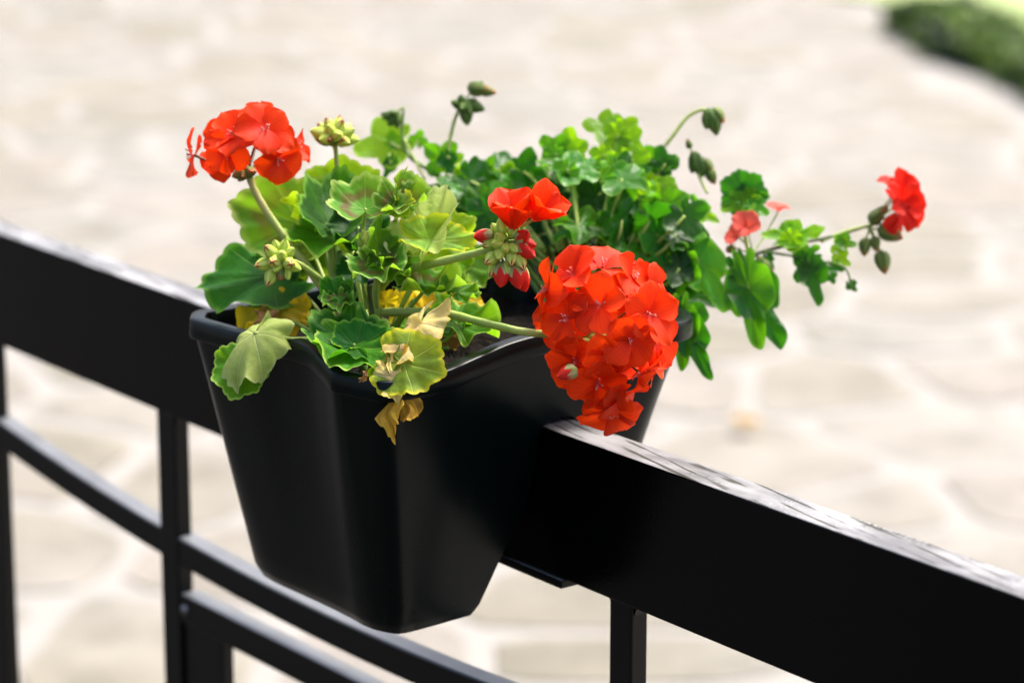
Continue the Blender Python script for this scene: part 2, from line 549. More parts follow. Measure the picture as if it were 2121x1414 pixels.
# lawn behind the hedge
lm = mk('lawn', [(*p, .02) for p in lawn_pts], [tuple(range(len(lawn_pts)))])
if lm.polygons[0].normal.z < 0: lm.flip_normals()
tag(add('lawn', lm, M_LAWN, smooth=False), kind='structure', label='bright lawn beyond the clipped hedge at the edge of the paving')
v, f = [], []
for i in range(9000):
    a, b = rng.uniform(-.55, 4.5), rng.random() ** 1.4 * 4.2 + .12
    p = HA + hd * a + hn * b
    if a < .05 and b < .5 - a: continue
    h = rng.uniform(.03, .065); t = rng.uniform(0, 6.28); wd = .006
    q = np.array([math.cos(t), math.sin(t)]); ln = rng.uniform(-.03, .03, 2)
    k = len(v)
    v += [(*(p - q * wd), .02), (*(p + q * wd), .02), (*(p + ln), .02 + h)]
    f.append((k, k + 1, k + 2))
tag(add('grass', mk('grass', v, f), M_BLADE, smooth=False), label='short bright grass of the lawn beyond the clipped hedge', cat='grass', kind='stuff')

# clipped hedge
hedge = empty('clipped_hedge', (*(HA + hd * 1.4 + hn * .2), 0))
tag(hedge, 'low dark green clipped hedge between the pale paving and the lawn', 'hedge')
ho = np.array(hedge.location)
HL, HW, HH = 3.6, .28, .11
def hedge_surf(s, t):
    """s along the row, t around the cross-section (0 front foot .. 1 back foot)"""
    a = math.pi * (1 - t)
    e = .55
    cx, cz = math.cos(a), math.sin(a)
    x = math.copysign(abs(cx) ** e, cx) * HW / 2
    z = abs(cz) ** e * HH * (1 + .1 * math.sin(s * 5.1) + .06 * math.sin(s * 13))
    endf = min(1, max(0, s / .1)) ** .5
    return HA + hd * s + hn * (.2 + x * (.35 + .65 * endf) + .02 * math.sin(s * 7)), z * (.5 + .5 * endf)
v, f = [], []
for i in range(60):
    for j in range(13):
        xy, z = hedge_surf(HL * i / 59, j / 12)
        c = HA + hd * HL * i / 59 + hn * .2
        v.append((*(c + (xy - c) * .82), z * .85))
for i in range(59):
    for j in range(12):
        f.append((i * 13 + j, i * 13 + j + 1, i * 13 + 14 + j, i * 13 + 13 + j))
f.append(tuple(range(13)))
add('branches', mk('branches', v, f, ho), M_TWIG, hedge)
v, f = [], []
for i in range(16000):
    s = rng.random() * HL; t = rng.random()
    xy, z = hedge_surf(s, t)
    c = np.array([*(HA + hd * s + hn * .2), HH * .4])
    p = np.array([*xy, z]); p = c + (p - c) * rng.uniform(.8, 1.1 + .22 * (math.sin(s * 17) * math.sin(s * 5.3 + t * 9) > .1))
    a = unit(rng.normal(size=3)); b = unit(np.cross(a, rng.normal(size=3)))
    L, W_ = rng.uniform(.014, .026), rng.uniform(.008, .014)
    k = len(v)
    v += [p - a * L, p - b * W_, p + a * L, p + b * W_]
    f.append((k, k + 1, k + 2, k + 3))
tag(add('foliage', mk('foliage', v, f, ho), M_HEDGE, hedge, smooth=False), kind='stuff')

# ------------------------------------------------------------------ unseen dark floor, added so rail and planter fronts reflect dark
g = NG('unseen_floor_dark')
n = g.noise(30, 5, g.obj((1, 8, 1)))
g.set(Base_Color=g.mix(n, (.014, .011, .008), (.03, .024, .018)), Roughness=.6)
M_UNSEEN = g.m
parts = [box(-14, 9, -.135 - .145 * i, -.135 - .145 * i + .139, -.03, .028, .003) for i in range(62)]
tag(add('unseen_dark_floor', mk('unseen_dark_floor', *merge(parts)), M_UNSEEN, smooth=False), kind='structure')

# ------------------------------------------------------------------ railing
ry0, ry1 = -.0155, .011
rail = empty('railing', (-.467, 0, 0))
tag(rail, 'black balcony railing with deep wooden handrail and slim iron bars', 'railing')
RO = np.array([-.467, 0, 0])
v, f = box(-3.2, 1.25, ry0, ry1, .905, 1.0, .0012)
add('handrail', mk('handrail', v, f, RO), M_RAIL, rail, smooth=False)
def fillet(x, z, sx, sz, r, y0, y1):
    """little weld fillet in the corner x, z pointing towards sx, sz"""
    arc = [(x + sx * r * (1 - math.sin(a)), z + sz * r * (1 - math.cos(a))) for a in np.linspace(0, math.pi / 2, 7)]
    pr = [(x, z)] + arc
    k = len(pr)
    v = [(a, y0, b) for a, b in pr] + [(a, y1, b) for a, b in pr]
    f = [tuple(range(k)), tuple(range(2 * k - 1, k - 1, -1))] + [(i, k + i, k + (i + 1) % k, (i + 1) % k) for i in range(k)]
    return v, f
by0, by1 = -.0105, .0025
posts = [(-1.275, -1.25), (-.772, -.746), (-.4805, -.4545), (.066, .0875), (.60, .6215)]
for a, b in posts:
    parts = [box(a, b, by0, by1, 0.0, .9065, .0012),
             fillet(a, .906, -1, -1, .012, by0 + .002, by1 - .002), fillet(b, .906, 1, -1, .012, by0 + .002, by1 - .002)]
    add('post', mk('post', *merge(parts), RO), M_IRON, rail, smooth=False)
def ztop(x): return .1414 * x * x + .074 * x + .8119
xs = np.linspace(-.75, .068, 60)
v, f = [], []
cy0, cy1 = -.0098, .0068
for x in xs:
    z = ztop(x); e = .0012
    v += [(x, cy0 + e, z), (x, cy0, z - e), (x, cy0, z - .0215), (x, cy0 + e, z - .0225), (x, cy1 - e, z - .0225), (x, cy1, z - .0215), (x, cy1, z - e), (x, cy1 - e, z)]
for i in range(len(xs) - 1):
    for j in range(8):
        f.append((i * 8 + j, i * 8 + (j + 1) % 8, i * 8 + 8 + (j + 1) % 8, i * 8 + 8 + j))
f += [tuple(range(8)), tuple(range(len(v) - 1, len(v) - 9, -1))]
fl = [fillet(-.4795, ztop(-.4795) - .022, -1, -1, .01, cy0 + .002, cy1 - .002)]
add('curved_bar', mk('curved_bar', *merge([(v, f)] + fl), RO), M_IRON, rail, smooth=False)
v, f = box(-.4545, .068, cy0, cy1, .7395, .7625, .0012)
add('lower_bar', mk('lower_bar', v, f, RO), M_IRON, rail, smooth=False)
v, f = box(-.4525, -.398, by0 + .003, by1, .0, .741, .0012)
add('short_post', mk('short_post', v, f, RO), M_IRON, rail, smooth=False)
v, f = box(-1.255, -.765, cy0, cy1, .805, .8275, .0012)
add('lower_bar', mk('lower_bar', v, f, RO), M_IRON, rail, smooth=False)
# screw on the post
v, f = tube([(-.4475, by0 + .004, .751), (-.4475, by0 - .0012, .751)], [.0042, .0038], 12, 2)
g = NG('bare_screw'); g.set(Base_Color=(.2, .2, .2), Metallic=1.0, Roughness=.4); M_SCREW = g.m
add('screw', mk('screw', v, f, RO), M_SCREW, rail)
v, f = box(-.19, .0255, ry0 - .0015, ry1 + .001, .8985, .9045, .0012)
add('joint_plate', mk('joint_plate', v, f, RO), M_IRON, rail, smooth=False)

# ------------------------------------------------------------------ planter
rimc = [(-.165, -.157, 1.0545), (-.125, -.1565, 1.0565), (-.085, -.153, 1.0605), (-.055, -.1525, 1.0615), (-.035, -.1555, 1.058), (-.019, -.1588, 1.0548), (-.014, -.1588, 1.0544), (-.009, -.1575, 1.0542),
        (.014, -.151, 1.054), (.0205, -.148, 1.054), (.0235, -.143, 1.054), (.0242, -.136, 1.054), (.0235, -.105, 1.054), (.0195, -.075, 1.058), (.0175, -.045, 1.0625), (.0165, 0, 1.064),
        (.0175, .04, 1.0625), (.02, .066, 1.058), (.02, .084, 1.0555), (.006, .105, 1.054), (-.02, .115, 1.054), (-.085, .11, 1.06), (-.15, .115, 1.054),
        (-.186, .105, 1.054), (-.2, .085, 1.054), (-.193, 0, 1.06), (-.2, -.115, 1.054), (-.2, -.136, 1.054), (-.1995, -.1425, 1.054), (-.196, -.147, 1.054), (-.186, -.1545, 1.054), (-.181, -.1568, 1.054)]
RIM = crom(rimc, 7, closed=True)
K = len(RIM)
tang = np.roll(RIM, -1, 0) - np.roll(RIM, 1, 0)
nor = np.column_stack([tang[:, 1], -tang[:, 0]])
nor /= np.linalg.norm(nor, axis=1)[:, None]
if nor[0] @ (RIM[0, :2] - RIM[:, :2].mean(0)) < 0: nor = -nor
ZB = .878
SM = sum(np.roll(RIM, q, 0) for q in range(-15, 16)) / 31   # rounder towards the foot
def pot_ring(t, inset=0.0, z=None):
    """t = 0 at the rim, 1 at the foot"""
    s = 1 - .29 * t
    k_ = min(1, t * 1.15) ** .7
    rb = RIM * (1 - k_) + SM * k_
    x = -.088 + -.012 * t + (rb[:, 0] + .088) * s * (1 + .05 * t)
    y = -.02 + (rb[:, 1] + .02) * s * (1 + .03 * t)
    zz = RIM[:, 2] * (1 - t) + ZB * t if z is None else np.full(K, z)
    return np.column_stack([x - nor[:, 0] * inset, y - nor[:, 1] * inset, zz])
rings = [pot_ring(1.0, .004, ZB - .003), pot_ring(.99, .0012), ] + [pot_ring(t) for t in np.linspace(.97, .012, 14)]
rings += [pot_ring(.01, .0085), pot_ring(.2, .0075, 1.016)]
v = np.vstack(rings)
f = []
nr = len(rings)
for i in range(nr - 1):
    for j in range(K):
        j2 = (j + 1) % K
        f.append((i * K + j, i * K + j2, (i + 1) * K + j2, (i + 1) * K + j))
f.append(tuple(range(K))[::-1]); f.append(tuple(range((nr - 1) * K, nr * K)))
PO = np.array([-.09, -.02, 1.0])
pot = empty('railing_planter', PO)
tag(pot, 'dark anthracite plastic flower box straddling the black handrail', 'planter')
import bmesh
me = mk('body', v, f, PO)
bm = bmesh.new(); bm.from_mesh(me); bmesh.ops.recalc_face_normals(bm, faces=bm.faces); bm.to_mesh(me); bm.free()
body = add('body', me, M_PLAST, pot)
# slot for the rail
prof = [(-.0535, .84), (-.052, .874), (-.036, .912), (-.0205, .95), (-.018, .97), (-.018, .992), (-.0155, 1.0), (-.010, 1.0035), (.007, 1.0035), (.012, 1.0), (.0145, .992), (.0145, .97), (.017, .95), (.0325, .912), (.0485, .874), (.05, .84)]
kp = len(prof)
v = [(-.5, a, b) for a, b in prof] + [(.5, a, b) for a, b in prof]
f = [tuple(range(kp)), tuple(range(2 * kp - 1, kp - 1, -1))] + [(i, kp + i, kp + (i + 1) % kp, (i + 1) % kp) for i in range(kp)]
cm = mk('cut', v, f, PO)
bm = bmesh.new(); bm.from_mesh(cm); bmesh.ops.recalc_face_normals(bm, faces=bm.faces); bm.to_mesh(cm); bm.free()
cut = add('cut', cm, None, pot, smooth=False)
bo = body.modifiers.new('b', 'BOOLEAN'); bo.operation = 'DIFFERENCE'; bo.object = cut; bo.solver = 'EXACT'
bpy.context.view_layer.update()
dg = bpy.context.evaluated_depsgraph_get()
nm = bpy.data.meshes.new_from_object(body.evaluated_get(dg))
body.modifiers.clear()
body.data = nm
nm.set_sharp_from_angle(angle=R(35))
bpy.data.objects.remove(cut)
# rolled rim
rp = [(-.0092, -.016), (-.0096, -.002), (-.0088, .0), (-.0006, .0002), (.0006, -.0008), (.001, -.0115), (.0002, -.0126), (-.002, -.0126)]
kr = len(rp)
v, f = [], []
for j in range(K):
    for o, h in rp:
        v.append((RIM[j, 0] + nor[j, 0] * o, RIM[j, 1] + nor[j, 1] * o, RIM[j, 2] + h))
for j in range(K):
    j2 = (j + 1) % K
    for i in range(kr):
        i2 = (i + 1) % kr
        f.append((j * kr + i, j * kr + i2, j2 * kr + i2, j2 * kr + i))
rm = mk('rim', v, f, PO)
bm = bmesh.new(); bm.from_mesh(rm); bmesh.ops.recalc_face_normals(bm, faces=bm.faces); bm.to_mesh(rm); bm.free()
ro = add('rim', rm, M_PLAST, pot)
rm.set_sharp_from_angle(angle=R(50))
# soil
v, f = [], []
NRS = 22
for i in range(NRS):
    s = (i + .6) / NRS
    for j in range(K):
        x = -.088 + (RIM[j, 0] - nor[j, 0] * .0102 + .088) * s * .985
        y = -.02 + (RIM[j, 1] - nor[j, 1] * .0102 + .02) * s * .985
        z = 1.034 + .004 * math.sin(x * 61 + y * 23) + .003 * math.sin(y * 97 - x * 40) + rng.uniform(-.0018, .0018)
        v.append((x, y, z))
for i in range(NRS - 1):
    for j in range(K):
        j2 = (j + 1) % K
        f.append((i * K + j, i * K + j2, (i + 1) * K + j2, (i + 1) * K + j))
f.append(tuple(range(K)))
so = mk('potting_soil', v, f, (0, 0, 0))
tag(add('potting_soil', so, M_SOIL), 'dark moist potting soil filling the anthracite flower box', 'soil', kind='stuff')

# ------------------------------------------------------------------ leaf, petal and bud shapes
def set_uv(me, uv):
    lay = me.uv_layers.new(name='UVMap')
    idx = np.empty(len(me.loops), dtype=np.int32)
    me.loops.foreach_get('vertex_index', idx)
    lay.data.foreach_set('uv', np.asarray(uv)[idx].astype(np.float32).ravel())

def leaf_shape(kind, w, cup, ruf, fold, droop, roll, seed, crumple=0.0):
    """unit leaf: stalk joins at the origin, tip along +y, upper face +z"""
    q = np.random.default_rng(seed)
    NA, NR_ = (76, 9) if kind == 'ivy' else (150, 14)
    phi = np.linspace(-math.pi + .1, math.pi - .1, NA)
    a = np.abs(phi)
    if kind == 'ivy':
        out = .6 - .06 * (a / math.pi) + .4 * np.abs(np.cos(phi * 2.5 * .82)) ** 1.15 + .025 * np.cos(phi * 11 + q.uniform(0, 6))
    else:
        out = .94 - .16 * (a / math.pi) ** 1.5 + .06 * np.cos(7 * phi) * (1 - .3 * a / math.pi) + .07 * np.abs(np.cos(10.5 * phi)) ** .6 - .03 + .03 * np.cos(3 * phi + q.uniform(0, 6)) + .02 * np.cos(5 * phi + q.uniform(0, 6))
    sinus = np.clip((math.pi - a) / .62, 0, 1)
    out = out * (.14 + .86 * sinus ** .6)
    rho = np.linspace(.0, 1, NR_) ** .85
    PH, RH = np.meshgrid(phi, rho)
    rad = RH * out[None, :]
    x = np.sin(PH) * rad * w
    y = np.cos(PH) * rad
    k1, p1, k2, p2 = q.uniform(4.2, 6.0), q.uniform(0, 6), q.uniform(8.5, 11), q.uniform(0, 6)
    z = cup * rad ** 2 * 1.0
    z += fold * np.abs(x)
    z += ruf * RH ** 2.6 * (np.sin(k1 * PH + p1) + .6 * np.sin(k2 * PH + p2) + .22 * np.sin(17 * PH + p1) * RH ** 3)
    z += -.028 * np.abs(np.cos(3.5 * PH)) ** 6 * RH + .012 * np.sin(9 * x + q.uniform(0, 6)) * np.sin(8 * y + q.uniform(0, 6))
    if crumple:
        for i in range(7):
            d = unit(q.normal(size=2)); fr = q.uniform(4, 13)
            z += crumple * .5 * np.sin((d[0] * x + d[1] * y) * fr + q.uniform(0, 6)) * RH * 4 / fr
            x += crumple * .12 * np.sin(y * fr + i); y += crumple * .08 * np.sin(x * fr + i * 2)
    if abs(roll) > 1e-3:
        R_ = 1 / roll
        x, z = (R_ - z) * np.sin(x / R_), R_ - (R_ - z) * np.cos(x / R_)
    if abs(droop) > 1e-3:
        R_ = 1 / droop
        y, z = (R_ + z) * np.sin(y / R_), (R_ + z) * np.cos(y / R_) - R_
    vv = np.stack([x, y, z], -1).reshape(-1, 3)
    uv = np.stack([PH / (2 * math.pi) + .5, RH], -1).reshape(-1, 2)
    f = []
    for i in range(NR_ - 1):
        for j in range(NA - 1):
            b = i * NA + j
            f.append((b, b + 1, b + NA + 1, b + NA))
    return vv, f, uv

def put(vv, o, ax, ay, az, s):
    return np.asarray(o) + s * (vv[:, :1] * ax + vv[:, 1:2] * ay + vv[:, 2:3] * az)

seed_ = [100]
def leaf(plant, base, tip, n, mat='mid', kind='zonal', w=1.0, cup=.15, ruf=.05, fold=0., droop=0., roll=0., crumple=0., pet=None, pr=.0012, pmat=None, label=None):
    """base / tip: (photo x, photo y, depth); n: upper side in camera axes (right, up, towards the camera)"""
    seed_[0] += 1
    b, t = P(*base), P(*tip)
    s = np.linalg.norm(t - b)
    ay = (t - b) / s
    az = N3(n); az = unit(az - ay * (az @ ay))
    ax = np.cross(ay, az)
    if kind == 'zonal' and not crumple: ruf = ruf * 1.45 + .015
    vv, f, uv = leaf_shape(kind, w, cup, ruf, fold, droop, roll, seed_[0], crumple)
    me = mk('leaf', put(vv, b, ax, ay, az, s * 1.0), f, plant.location)
    set_uv(me, uv)
    o = add('leaf', me, ML[mat], plant)
    if label: o['label'] = label
    if pet:
        pts = [b + az * .0002] + [P(*q) for q in pet]
        pv, pf = tube(pts, [pr * .8, pr, pr * 1.15], 7, 6)
        add('petiole', mk('petiole', pv, pf, plant.location), pmat or M_STEM, o)
    return o

def petal_shape(i):
    q = np.random.default_rng(900 + i)
    NU, NV = 11, 10
    uu, vv_ = np.meshgrid(np.linspace(-1, 1, NU), np.linspace(0, 1, NV))
    prof = np.sqrt(np.clip(1 - ((vv_ - .62) / .62) ** 2, 0, 1))
    wd = np.where(vv_ < .62, .07 + .44 * (vv_ / .62) ** .85, 0) + np.where(vv_ >= .62, .51 * np.sqrt(np.clip(1 - ((vv_ - .62) / .385) ** 2, 0, 1)), 0)
    wd = np.maximum(wd, .012) * (1 + .12 * q.uniform(-1, 1))
    x = uu * wd
    y = vv_ - .05 * np.exp(-(uu / .35) ** 2) * (vv_ > .9) * q.uniform(.2, 1.4) - .06 * uu * uu * (vv_ > .5)
    z = .16 * (uu * wd / .46) ** 2 * q.uniform(-.2, 1.3) - (.14 + .2 * q.random()) * vv_ ** 2 + .1 * vv_
    z += .035 * vv_ ** 2 * np.sin(uu * q.uniform(2.5, 4.5) + q.uniform(0, 6)) + .02 * vv_ ** 3 * np.sin(uu * 7 + q.uniform(0, 6))
    v = np.stack([x, y, z], -1).reshape(-1, 3)
    uv = np.stack([uu * .5 + .5, vv_], -1).reshape(-1, 2)
    f = [(a * NU + b, a * NU + b + 1, a * NU + NU + b + 1, a * NU + NU + b) for a in range(NV - 1) for b in range(NU - 1)]
    return v, f, uv
PETALS = {}
def petal_mesh(i, mat):
    key = (i, mat.name)
    if key not in PETALS:
        v, f, uv = petal_shape(i)
        me = mk('petal', v, f); set_uv(me, uv); me.materials.append(mat)
        me.polygons.foreach_set('use_smooth', [True] * len(me.polygons))
        PETALS[key] = me
    return PETALS[key]

def frame(o, y, z, s, loc):
    y = unit(y); z = unit(z - y * (z @ y)); x = np.cross(y, z)
    mm = Matrix.Identity(4)
    for i in range(3):
        mm[i][0], mm[i][1], mm[i][2], mm[i][3] = x[i] * s, y[i] * s, z[i] * s, o[i] - loc[i]
    return mm

def floret(plant, head, c, nrm, L=.0185, spin=None, open_=.2, mat=None, n=5, stam=True, jit=.3):
    mat = mat or M_PETAL
    nrm = unit(nrm)
    a = unit(np.cross(nrm, VV + .01)); b = np.cross(nrm, a)
    sp = rng.uniform(0, 6.28) if spin is None else spin
    for k in range(n):
        t = sp + 2 * math.pi * k / n + rng.uniform(-.16, .16)
        out = math.cos(t) * a + math.sin(t) * b
        tilt = open_ + rng.uniform(-jit, jit)
        y = out * math.cos(tilt) + nrm * math.sin(tilt)
        z = nrm * math.cos(tilt) - out * math.sin(tilt)
        z = z + np.cross(y, z) * rng.uniform(-.25, .25)
        o = bpy.data.objects.new('petal', petal_mesh(rng.integers(0, 9), mat))
        COL.objects.link(o); o.parent = head
        o.matrix_basis = frame(c + nrm * .0006 * k, y, z, L * rng.uniform(.88, 1.1), plant.location)
    if stam:
        parts = []
        for k in range(6):
            d = unit(nrm + rng.normal(size=3) * .3)
            parts.append(tube([c, c + d * .004, c + d * rng.uniform(.0055, .0075)], [.0002, .00022, .0005], 5, 2))
        add('stamens', mk('stamens', *merge(parts), plant.location), M_STAM, head)

BUDM = {}
def bud(plant, head, o, d, L, mat, fat=.33):
    if mat.name not in BUDM:
        v, f, uv = [], [], []
        NS, NL = 10, 9
        for i in range(NL):
            t = i / (NL - 1)
            r_ = .34 * (math.sin(math.pi * min(1, t ** .8 * .97 + .03))) ** .62 * (1.05 - .28 * t) + .012
            for j in range(NS):
                q = 2 * math.pi * j / NS
                rr_ = r_ * (1 + .07 * math.cos(5 * q))
                v.append((rr_ * math.cos(q), t, rr_ * math.sin(q))); uv.append((j / NS, t))
        for i in range(NL - 1):
            for j in range(NS):
                f.append((i * NS + j, i * NS + (j + 1) % NS, i * NS + NS + (j + 1) % NS, i * NS + NS + j))
        f += [tuple(range(NS)), tuple(range(NS * NL - 1, NS * NL - NS - 1, -1))]
        me = mk('bud', v, f); set_uv(me, uv); me.materials.append(mat)
        me.polygons.foreach_set('use_smooth', [True] * len(me.polygons))
        BUDM[mat.name] = me
    ob = bpy.data.objects.new('bud', BUDM[mat.name])
    COL.objects.link(ob); ob.parent = head
    d = unit(d); L = L * 1.3
    ob.matrix_basis = frame(o, d, unit(rng.normal(size=3)), L, plant.location)
    return ob

def head_part(plant, name, stalk, r0, mat, label=None):
    """a flower stalk, parent of its petals and buds"""
    pv, pf = tube(stalk, [q * 1.12 for q in r0], 9, 7, .12)
    h = add(name, mk(name, pv, pf, plant.location), mat, plant)
    if label: h['label'] = label
    return h
def pedicels(plant, h, hub, ends, mat, r=.0007):
    parts = []
    for e in ends:
        mid = (hub + e) / 2 + rng.normal(size=3) * .001
        parts.append(tube([hub, mid, e], [r, r * .85, r * 1.2], 6, 4))
    add('pedicels', mk('pedicels', *merge(parts), plant.location), mat, h)

# ------------------------------------------------------------------ front geranium
fr = empty('geranium_plant', onz(776, 768, 1.034))
tag(fr, 'geranium with ruffled zonal leaves and large scarlet heads in front of the handrail', 'geranium', 'geraniums in the flower box')
root = np.array(fr.location)
RD = 1.876
ROOT = (778, 768, RD)
# woody main stem and side shoots
def stem(plant, pts, radii, mat, name='stem', sides=9):
    v, f = tube([P(*q) for q in pts], radii, sides, 6, .1)
    return add(name, mk(name, v, f, plant.location), mat, plant)
stem(fr, [(776, 785, 1.872), (780, 700, 1.872), (778, 630, 1.872), (772, 590, 1.874)], [.0052, .0046, .0042, .0036], M_WOOD)
stem(fr, [(786, 720, 1.868), (784, 660, 1.862), (777, 600, 1.858), (790, 560, 1.855)], [.0024, .0023, .002, .0018], M_STEM)
stem(fr, [(766, 790, 1.88), (735, 720, 1.885), (700, 640, 1.89), (690, 560, 1.893), (684, 515, 1.895)], [.0034, .003, .0027, .0024, .002], M_STEM)
stem(fr, [(760, 780, 1.878), (725, 690, 1.879), (700, 600, 1.88), (704, 520, 1.883)], [.003, .0026, .0022, .0018], M_STEMD)
stem(fr, [(786, 790, 1.87), (800, 715, 1.868), (830, 660, 1.866), (860, 620, 1.866)], [.003, .0026, .0022, .0018], M_STEMD)
stem(fr, [(790, 785, 1.868), (830, 745, 1.85), (880, 725, 1.845), (930, 722, 1.845)], [.0022, .0018, .0015, .0014], M_STEMD)

# -- leaves from the back to the front
leaf(fr, (618, 462, 1.935), (478, 424, 1.93), (.05, .15, 1), 'zonal', w=.78, cup=.1, ruf=.025, fold=.1, pet=[(640, 505, 1.93), (672, 580, 1.91), (715, 690, 1.89)], pr=.0014)
leaf(fr, (712, 408, 1.94), (712, 332, 1.95), (.0, -.45, 1), 'fresh', w=1.18, cup=.22, ruf=.02, pet=[(716, 450, 1.94), (735, 540, 1.91), (765, 680, 1.885)])
leaf(fr, (655, 450, 1.905), (628, 392, 1.885), (-.75, .1, .75), 'fresh', w=.72, cup=.28, ruf=.06, fold=.2, pet=[(668, 500, 1.905), (690, 590, 1.895)])
leaf(fr, (692, 470, 1.895), (694, 398, 1.93), (.05, .55, .9), 'dark', w=.55, cup=.4, ruf=.03, fold=.35, pet=[(694, 520, 1.895), (705, 620, 1.885)])
leaf(fr, (695, 490, 1.89), (700, 528, 1.86), (.0, .7, .7), 'mid', w=1.15, cup=.2, ruf=.1)
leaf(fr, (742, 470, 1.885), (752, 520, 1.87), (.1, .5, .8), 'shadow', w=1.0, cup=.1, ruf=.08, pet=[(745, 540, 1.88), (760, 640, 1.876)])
leaf(fr, (640, 545, 1.93), (628, 480, 1.935), (-.1, .1, 1), 'fresh', w=.9, cup=.1, ruf=.06, pet=[(665, 600, 1.92), (720, 700, 1.89)])
leaf(fr, (668, 500, 1.93), (672, 430, 1.945), (.1, -.2, 1), 'fresh', w=.75, cup=.15, ruf=.04, pet=[(690, 590, 1.91), (730, 700, 1.885)])
leaf(fr, (640, 520, 1.915), (690, 500, 1.905), (.1, .6, .8), 'lime', w=.7, cup=.15, ruf=.08)
leaf(fr, (560, 570, 1.925), (402, 582, 1.935), (-.12, .62, .55), 'dark', w=.72, cup=.06, ruf=.04, droop=.25, pet=[(620, 600, 1.915), (690, 680, 1.895), (740, 750, 1.88)])
leaf(fr, (575, 560, 1.93), (560, 498, 1.945), (-.3, .3, .9), 'dark', w=.8, cup=.1, ruf=.04)
# ruffled zonal cup in the middle
leaf(fr, (757, 434, 1.848), (757, 388, 1.864), (.02, .75, .66), 'zonal', w=1.22, cup=.5, ruf=.035, pet=[(752, 475, 1.868), (748, 540, 1.872), (765, 640, 1.875)])
leaf(fr, (828, 428, 1.845), (893, 408, 1.85), (-.1, .75, .6), 'zonal', w=.82, cup=.35, ruf=.09, fold=.25, pet=[(822, 448, 1.846), (806, 490, 1.852), (785, 570, 1.862)])
leaf(fr, (826, 410, 1.85), (836, 352, 1.86), (.6, .2, .75), 'zonal', w=.5, cup=.3, ruf=.07, fold=.3)
leaf(fr, (832, 425, 1.842), (845, 448, 1.832), (-.5, .3, .8), 'lime', w=.8, cup=.1, ruf=.08)
leaf(fr, (886, 498, 1.846), (930, 402, 1.866), (-.45, .3, .85), 'pale', w=.62, cup=.25, ruf=.05, fold=.32, pet=[(862, 515, 1.85), (838, 535, 1.855), (795, 590, 1.865)], pr=.0015)
leaf(fr, (890, 496, 1.842), (986, 505, 1.85), (.0, .55, .82), 'lime', w=.52, cup=.2, ruf=.06, fold=.15)
leaf(fr, (905, 490, 1.875), (975, 455, 1.885), (.2, .1, 1), 'fresh', w=.8, cup=.1, ruf=.05, pet=[(885, 540, 1.875), (830, 640, 1.875)])
# ruffled young leaves on the middle stem
leaf(fr, (786, 525, 1.835), (766, 468, 1.842), (.62, .1, .78), 'mid', w=.62, cup=.35, ruf=.13, fold=.3, pet=[(786, 560, 1.845), (782, 610, 1.86)])
leaf(fr, (788, 528, 1.838), (806, 492, 1.85), (-.3, .4, .85), 'zonal', w=.85, cup=.25, ruf=.12)
leaf(fr, (782, 545, 1.832), (800, 585, 1.815), (-.1, .62, .78), 'zonal', w=.95, cup=.25, ruf=.11, pet=[(780, 580, 1.845), (782, 640, 1.86)])
leaf(fr, (805, 552, 1.836), (843, 583, 1.826), (.35, .5, .78), 'mid', w=.8, cup=.35, ruf=.14)
leaf(fr, (745, 555, 1.868), (720, 590, 1.86), (-.2, .6, .75), 'shadow', w=1.0, cup=.2, ruf=.1, pet=[(755, 600, 1.87), (770, 660, 1.874)])
leaf(fr, (752, 498, 1.85), (738, 488, 1.845), (-.2, .5, .85), 'pale', w=.9, cup=.6, ruf=.15)
leaf(fr, (756, 505, 1.848), (752, 482, 1.85), (.1, .4, .9), 'pale', w=.7, cup=.6, ruf=.12)
leaf(fr, (757, 520, 1.853), (740, 530, 1.845), (-.3, .4, .85), 'dark', w=.9, cup=.5, ruf=.12)
# right of the stem
leaf(fr, (880, 598, 1.845), (972, 604, 1.842), (-.02, .8, .58), 'zonal', w=.6, cup=.4, ruf=.12, fold=.1, pet=[(868, 615, 1.848), (835, 650, 1.858), (800, 690, 1.868)], pr=.0014)
leaf(fr, (872, 585, 1.848), (880, 565, 1.86), (.0, .4, .9), 'mid', w=1.3, cup=.2, ruf=.12)
leaf(fr, (945, 605, 1.84), (982, 590, 1.85), (.1, .7, .7), 'mid', w=.9, cup=.3, ruf=.12)
leaf(fr, (860, 560, 1.88), (895, 545, 1.88), (.0, .4, .9), 'mid', w=1.1, cup=.1, ruf=.08, pet=[(850, 590, 1.876), (815, 670, 1.874)])
leaf(fr, (950, 545, 1.93), (1040, 576, 1.915), (.1, .5, .8), 'mid', w=.6, cup=.12, ruf=.04, pet=[(900, 580, 1.92), (830, 680, 1.89)])
leaf(fr, (930, 535, 1.925), (985, 520, 1.93), (.1, .3, .9), 'fresh', w=.8, cup=.12, ruf=.04)
leaf(fr, (910, 640, 1.895), (1000, 655, 1.895), (.0, .3, .95), 'yellow', w=.55, cup=.1, ruf=.06)
leaf(fr, (890, 655, 1.89), (955, 612, 1.9), (.0, .1, 1), 'yellow', w=.7, cup=.1, ruf=.06, pet=[(860, 680, 1.885), (815, 730, 1.876)])
leaf(fr, (960, 615, 1.89), (990, 665, 1.888), (.3, .1, .95), 'yellow', w=.62, cup=.1, ruf=.05)
leaf(fr, (840, 640, 1.895), (900, 632, 1.905), (.0, .15, 1), 'yellow', w=.7, cup=.1, ruf=.06)
leaf(fr, (800, 625, 1.862), (812, 600, 1.862), (.3, .2, .9), 'yellow', w=.9, cup=.2, ruf=.1)
leaf(fr, (850, 680, 1.88), (885, 650, 1.89), (-.2, .4, .9), 'fresh', w=.7, cup=.2, ruf=.1)
